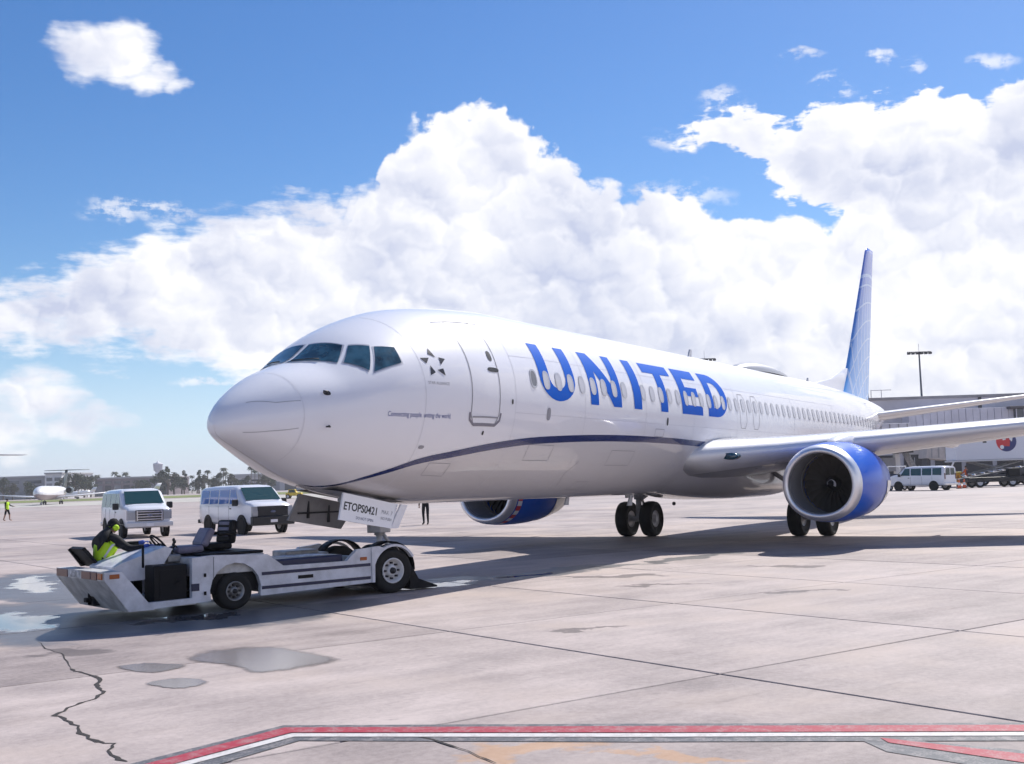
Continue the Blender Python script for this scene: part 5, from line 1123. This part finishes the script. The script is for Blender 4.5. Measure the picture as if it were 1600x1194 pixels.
# belt loader, power unit, cones, cart
p = frame(1556, 96); bl = empty('belt_loader', p, TA_ + .06, 'dark belt loader parked in front of the box truck', 'loader')
mb = MB(); mb.box(-2.3, 2.6, 0, 1.7, .45, .85, .04); mb.build('body', M_BUMP, bl)
mb = MB(); mb.prism([(-2.9, .75), (-2.75, .70), (3.0, 1.45), (3.0, 1.65)], .45, 1.25); mb.build('conveyor', M_TD, bl)
for i in range(7):
    mb = MB(); mb.tube([(-2.3 + i * .8, .40, .98 + i * .105), (-2.3 + i * .8, 1.30, .98 + i * .105)], .07, 8); mb.build('roller', M_CHROME, bl)
mb = MB(); mb.box(1.2, 2.2, .05, .6, .85, 1.55, .06); mb.build('cab_seat', M_BLK, bl)
for x in (-1.3, 1.5):
    for y in (.1, 1.6):
        mb = MB(); wheel(mb, Vector((x, y, .42)), .42, .24, .24); mb.build('wheel', [M_TYRE, M_RIM], bl)
p = frame(1491, 99); gp = empty('ground_power_unit', p, TA_, 'yellow ground power unit beside the silver white van', 'power unit'); M_YEL = mat('safety_yellow', (.62, .30, .02), .45, var=.1, vscale=3)
mb = MB(); mb.box(-.55, .62, 0, 1.3, .35, 1.25, .05); mb.build('housing', M_YEL, gp)
mb = MB(); mb.box(-.62, .70, -.05, 1.35, 1.252, 1.36, .02); mb.build('lid', mat('lid_yellow', (.55, .42, .04), .5), gp)
for i in range(4):
    mb = MB(); mb.box(-.45 + i * .25, -.29 + i * .25, -.02, -.002, .55, 1.05); mb.build('louvre', mat('louvre_brown', (.30, .12, .02), .5), gp)
for x in (-.4, .45):
    mb = MB(); wheel(mb, Vector((x, .12, .2)), .2, .14, .1); mb.build('wheel', [M_TYRE, M_RIM], gp)
mb = MB(); mb.tube([(.62, .6, .4), (1.5, .6, .3)], .04, 6); mb.build('tow_bar', M_YEL, gp)
for px, d, lb in ((1499, 95, 'left of two orange and white traffic cones by the yellow power unit'), (1507, 96, 'right of two orange and white traffic cones by the yellow power unit')):
    c = empty('traffic_cone', frame(px, d), 0, lb, 'cone', 'cones beside the power unit')
    mb = MB(); mb.box(-.22, .22, -.22, .22, 0, .05, .01); mb.build('base', M_BLK, c)
    mb = MB(); mb.lathe([(.05, .17), (.28, .125), (.5, .08), (.78, .03), (.78, 0)], Matrix.Rotation(-math.pi / 2, 4, 'Y'), 14, 0, True, False, lambda i, j: 1 if i == 1 else 0); mb.build('cone_body', [mat('cone_orange', (.75, .12, .03), .5), M_JETW], c)
p = frame(1403, 96); ct = empty('baggage_cart', p, TA_, 'open-sided baggage cart with white frame next to the near engine', 'cart')
mb = MB(); mb.box(-.75, .75, 0, 1.5, .45, .58, .02); mb.build('deck', M_TD, ct)
mb = MB(); mb.box(-.78, .78, -.03, 1.53, 1.95, 2.02, .02); mb.build('canopy', M_JETW, ct)
for x in (-.73, .73):
    for y in (.03, 1.47):
        mb = MB(); mb.box(x - .035, x + .035, y - .035, y + .035, .58, 1.95); mb.build('post', M_JETW, ct)
    mb = MB(); wheel(mb, Vector((x * .8, .12, .22)), .22, .14, .1); mb.build('wheel', [M_TYRE, M_RIM], ct)
for k, (x0, x1, z) in enumerate(((-.6, -.05, .58), (.0, .6, .58), (-.45, .2, .98))):
    sc_ = empty('suitcase', ct.location + Vector((math.cos(TA_) * (x0 + x1) / 2 - math.sin(TA_) * .6, math.sin(TA_) * (x0 + x1) / 2 + math.cos(TA_) * .6, z)), TA_, ('left dark suitcase at the bottom of the baggage cart', 'right dark suitcase at the bottom of the baggage cart', 'dark suitcase lying on top of two others in the baggage cart')[k], 'suitcase', 'suitcases in the cart'); w = (x1 - x0) / 2 - .015
    mb = MB(); mb.box(-w, w, -.4, .4, .002, .39, .04); mb.build('shell', (M_CLOTH, M_BUMP, M_NAVYC)[k], sc_); mb = MB(); mb.tube([(-.1, -.405, .2), (-.1, -.44, .2), (.1, -.44, .2), (.1, -.405, .2)], .012, 5); mb.build('handle', M_BLK, sc_)
# floodlight masts
def mast(px, depth, ytop, label):
    p = foot(px, depth); h = at(px, ytop, depth).z; m = empty('floodlight_mast', p, TA_, label, 'light mast', 'floodlight masts')
    mb = MB(); mb.tube([(0, 0, 0), (0, 0, h)], [.20, .09], 10); mb.build('pole', mat('mast_grey', (.16, .165, .18), .5), m)
    mb = MB(); mb.box(-1.45, 1.45, -.06, .06, h - .06, h + .06, .01); mb.build('crossbar', M_TD, m)
    for i in range(6):
        x = -1.3 + i * .52; mb = MB(); mb.box(x - .18, x + .18, -.35, .05, h - .30, h - .02, .04); mb.build('floodlight', M_TD, m)
    mb = MB(); mb.tube([(0, 0, h), (0, 0, h + 1.0)], .025, 5); mb.build('lightning_rod', M_FRAME, m)
mast(1449, 140, 548, 'tall floodlight mast rising above the terminal roof'); mast(1110, 152, 559, 'floodlight mast showing just above the airliner crown')

# ------------------------------------------------------------------ far side of the airfield, left
M_HANG = mat('hangar_grey', (0.25, 0.255, 0.28), 0.7, var=.05, vscale=.05); M_HROOF = mat('hangar_roof', (0.36, 0.36, 0.38), 0.6); M_BRK = mat('brown_shed', (0.20, 0.165, 0.18), 0.7, var=.06, vscale=.05)
def shed(name, px0, px1, depth, h, m, label, bays=5, roof=.8, dp=40, cat='building', wing_m=None):
    a = foot(px0, depth); b = foot(px1, depth); w = (b - a).length; s = empty(name, a, math.atan2(b.y - a.y, b.x - a.x), label, cat)
    mb = MB(); mb.box(0, w, 0, dp, 0, h); mb.build('wall', m, s)
    mb = MB(); mb.box(-.5, w + .5, -.6, dp + .5, h, h + roof, .1); mb.build('roof', M_HROOF, s)
    for i in range(bays):
        x0 = w * (i + .15) / bays; x1 = w * (i + .85) / bays; mb = MB(); mb.box(x0, x1, -.15, -.002, .1, h * .62); d = mb.build('hangar_door', M_TD if i % 2 else M_HANG, s)
        mb = MB(); mb.box(x0, x1, -.12, -.002, h * .72, h * .86); mb.build('window', M_TGL, s)
    return s
shed('hangar', -140, 70, 560, 10.5, M_HANG, 'wide grey hangar at the far left edge', 6)
shed('hangar', 71, 96, 545, 11.5, mat('white_shed', (.62, .63, .66), .6), 'tall white block behind the dark T-tail', 2)
shed('cargo_shed', 148, 262, 600, 9.0, M_BRK, 'long low brown shed beyond the small white jets', 8)
shed('hangar', 362, 520, 620, 7.5, mat('pale_shed', (.46, .45, .47), .6), 'pale low hangar seen under the airliner nose', 6, 2.0)
# control tower
p = foot(247, 700); ct_ = empty('control_tower', p, 0, 'pale slender control tower on the far skyline', 'tower'); M_PALE = mat('tower_pale', (.60, .61, .66), .6)
mb = MB(); mb.lathe([(0, 3.2), (3, 2.4), (14, 2.0), (17, 2.6)], Matrix.Rotation(-math.pi / 2, 4, 'Y'), 12, caps=True); mb.build('shaft', M_PALE, ct_)
mb = MB(); mb.lathe([(17, 2.6), (18, 4.2), (22, 4.6), (22.4, 4.7)], Matrix.Rotation(-math.pi / 2, 4, 'Y'), 12, caps=True); mb.build('cab', mat('tower_cab', (.40, .43, .50), .3), ct_)
mb = MB(); mb.lathe([(22.4, 4.9), (23.2, 4.6), (23.8, 1.6), (25.5, .2)], Matrix.Rotation(-math.pi / 2, 4, 'Y'), 12, caps=True); mb.build('cab_roof', M_PALE, ct_)
ct_.scale = (.62, .62, .80)
# trees
M_LEAF = mat('foliage', (0.055, 0.075, 0.03), 0.8, var=.25, vscale=.4); M_LEAF2 = mat('foliage_dry', (0.085, 0.085, 0.04), 0.8, var=.25, vscale=.4); M_PALM = mat('palm_frond', (0.05, 0.065, 0.03), 0.7, var=.2, vscale=1.); M_BARK = mat('bark', (0.12, 0.09, 0.07), 0.9, var=.1, vscale=3)
def palm_meshes(seed):
    R = random.Random(seed); mb = MB(); bend = R.uniform(-.6, .6); mb.tube([(0, 0, 0), (bend * .3, 0, 3.5), (bend * .7, 0, 7.5), (bend, 0, 11)], [.26, .20, .17, .2], 8); trunk = mb.mesh('trunk', M_BARK)
    mb = MB()
    for i in range(30):
        a = R.uniform(0, 2 * math.pi); up = R.uniform(-.5, 1.0); L = R.uniform(1.6, 2.3); d = Vector((math.cos(a), math.sin(a), 0)); n = Vector((-d.y, d.x, 0)); g = []
        for k in range(5):
            t = k / 4; q = Vector((bend, 0, 11)) + d * (L * t) + Vector((0, 0, L * (up * t - (.55 + .3 * up) * t * t * 1.3))); w = .34 * math.sin(math.pi * min(1, t * .8 + .15)); g.append([q + n * w - Vector((0, 0, w * .5)), q, q - n * w - Vector((0, 0, w * .5))])
        mb.loft(g, 0, False, False, False)
    return trunk, mb.mesh('crown', M_PALM)
PM = [palm_meshes(s) for s in (1, 2, 3)]
ORD = ['leftmost'] + [w + ' from the left' for w in 'second third fourth fifth sixth seventh eighth ninth tenth eleventh twelfth thirteenth fourteenth fifteenth sixteenth seventeenth eighteenth nineteenth twentieth'.split()] + ['rightmost']
for i, (px, d, s) in enumerate(sorted(((113, 560, .95), (128, 575, 1.05), (136, 570, .9), (152, 600, 1.0), (178, 620, 1.15), (186, 640, 1.0), (195, 610, 1.1), (202, 640, .95), (326, 600, 1.05), (349, 590, 1.12), (352, 610, .95), (392, 560, 1.1), (398, 580, .95), (405, 570, 1.0), (300, 620, .85)))):
    t = empty('palm_tree', foot(px, d), i * 1.3, 'tall palm on the far skyline, %s of the palms' % (ORD[i] if i < 14 else 'rightmost'), 'palm tree', 'palms on the far skyline'); t.scale = (s,) * 3
    a, b = PM[i % 3]; link('trunk', a, t); link('crown', b, t)
def tree_meshes(seed, conifer=False):
    R = random.Random(seed); mb = MB(); mb.tube([(0, 0, 0), (.1, 0, 2.5), (0, .1, 5)], [.35, .25, .12], 8)
    for i in range(5):
        a = R.uniform(0, 6.28); mb.tube([(0, 0, 2.2 + i * .4), (math.cos(a) * 1.6, math.sin(a) * 1.6, 4.2 + i * .5)], [.14, .05], 6)
    trunk = mb.mesh('trunk', M_BARK); mb = MB(); cl = []
    for i in range(16):
        if conifer: z = R.uniform(1.5, 10.5); r = (11 - z) * .26 * R.random() ** .5
        else: z = R.uniform(2.6, 7.2); r = 2.9 * R.random() ** .6 * (1 - abs(z - 4.6) / 4.5)
        a = R.uniform(0, 6.28); cl.append((Vector((r * math.cos(a), r * math.sin(a), z)), R.uniform(.7, 1.5) * (.6 if conifer else 1)))
    for c, s in cl:
        for k in range(70):
            v = Vector((R.gauss(0, 1), R.gauss(0, 1), R.gauss(0, .8))).normalized() * s * R.uniform(.55, 1.1); p = c + v; u = Vector((R.gauss(0, 1), R.gauss(0, 1), R.gauss(0, 1))).normalized() * .26; w = u.cross(Vector((R.gauss(0, 1), R.gauss(0, 1), R.gauss(0, 1)))).normalized() * .2
            mb.add([p - u, p + w, p + u, p - w], [(0, 1, 2, 3)])
    return trunk, mb.mesh('crown', M_LEAF if seed % 2 else M_LEAF2)
TM = [tree_meshes(11), tree_meshes(12), tree_meshes(13)]; CM = [tree_meshes(21, True), tree_meshes(22, True)]
for i, (px, d, s) in enumerate(((5, 540, 1.3), (20, 535, 1.0), (48, 530, 1.1), (104, 540, 1.4), (118, 545, 1.5), (132, 540, 1.5), (142, 560, 1.3), (215, 590, 1.0), (228, 585, 1.1), (252, 560, 1.5), (272, 565, 1.4), (284, 560, 1.2), (308, 570, 1.0), (318, 565, 1.2), (334, 575, 1.0), (342, 570, 1.25), (360, 560, 1.2), (372, 575, .9), (386, 565, 1.0), (412, 560, 1.1), (424, 575, 1.0))):
    t = empty('tree', foot(px, d), i * 2.1, 'dark broadleaf tree in the far row, %s of the row' % ORD[i], 'tree', 'broadleaf trees in the far row'); t.scale = (s,) * 3
    a, b = TM[i % 3]; link('trunk', a, t); link('crown', b, t)
for i, (px, d, s) in enumerate(((262, 555, 1.35), (288, 570, 1.1), (311, 565, 1.15))):
    t = empty('conifer', foot(px, d), i * 1.7, ('tallest pointed conifer, right of the control tower', 'slender conifer in the far tree row, middle one', 'slender conifer in the far tree row, rightmost one')[i], 'tree', 'conifers in the far row'); t.scale = (s,) * 3
    a, b = CM[i % 2]; link('trunk', a, t); link('crown', b, t)
# yellow service tug far under the nose, fence of low wall far away
p = foot(458, 190); yt = empty('service_vehicle', p, TA_, 'small yellow service vehicle far behind the van with dark grille', 'vehicle')
mb = MB(); mb.box(-1.3, 1.3, 0, 1.5, .45, .95, .08); mb.build('body', mat('yellow_paint', (.65, .48, .05), .4), yt)
mb = MB(); mb.prism([(-.9, .95), (.5, .95), (.2, 1.5), (-.8, 1.5)], .1, 1.4); mb.build('cab', MATS['yellow_paint'], yt)
mb = MB(); mb.prism([(-.75, 1.0), (.35, 1.0), (.12, 1.44), (-.7, 1.44)], .085, .098); mb.build('cab_window', M_VGLASS, yt)
for x in (-.9, .9):
    for y in (.05, 1.45):
        mb = MB(); wheel(mb, Vector((x, y, .36)), .36, .22, .2); mb.build('wheel', [M_TYRE, M_RIM], yt)

# ------------------------------------------------------------------ air: pale haze over the whole airfield
mb = MB(); mb.box(-1500, 1500, -1500, 1500, -1.0, 32.0); hzo = mb.build('haze', None); hzo['kind'] = 'stuff'
hm = bpy.data.materials.new('haze_air'); hm.use_nodes = True; hm.node_tree.nodes.clear()
_o = hm.node_tree.nodes.new('ShaderNodeOutputMaterial'); _v = hm.node_tree.nodes.new('ShaderNodeVolumePrincipled'); _v.inputs['Color'].default_value = (.86, .88, .95, 1); _v.inputs['Density'].default_value = 0.00025; _v.inputs['Anisotropy'].default_value = 0.2
hm.node_tree.links.new(_v.outputs[0], _o.inputs['Volume']); hzo.data.materials.clear(); hzo.data.materials.append(hm)
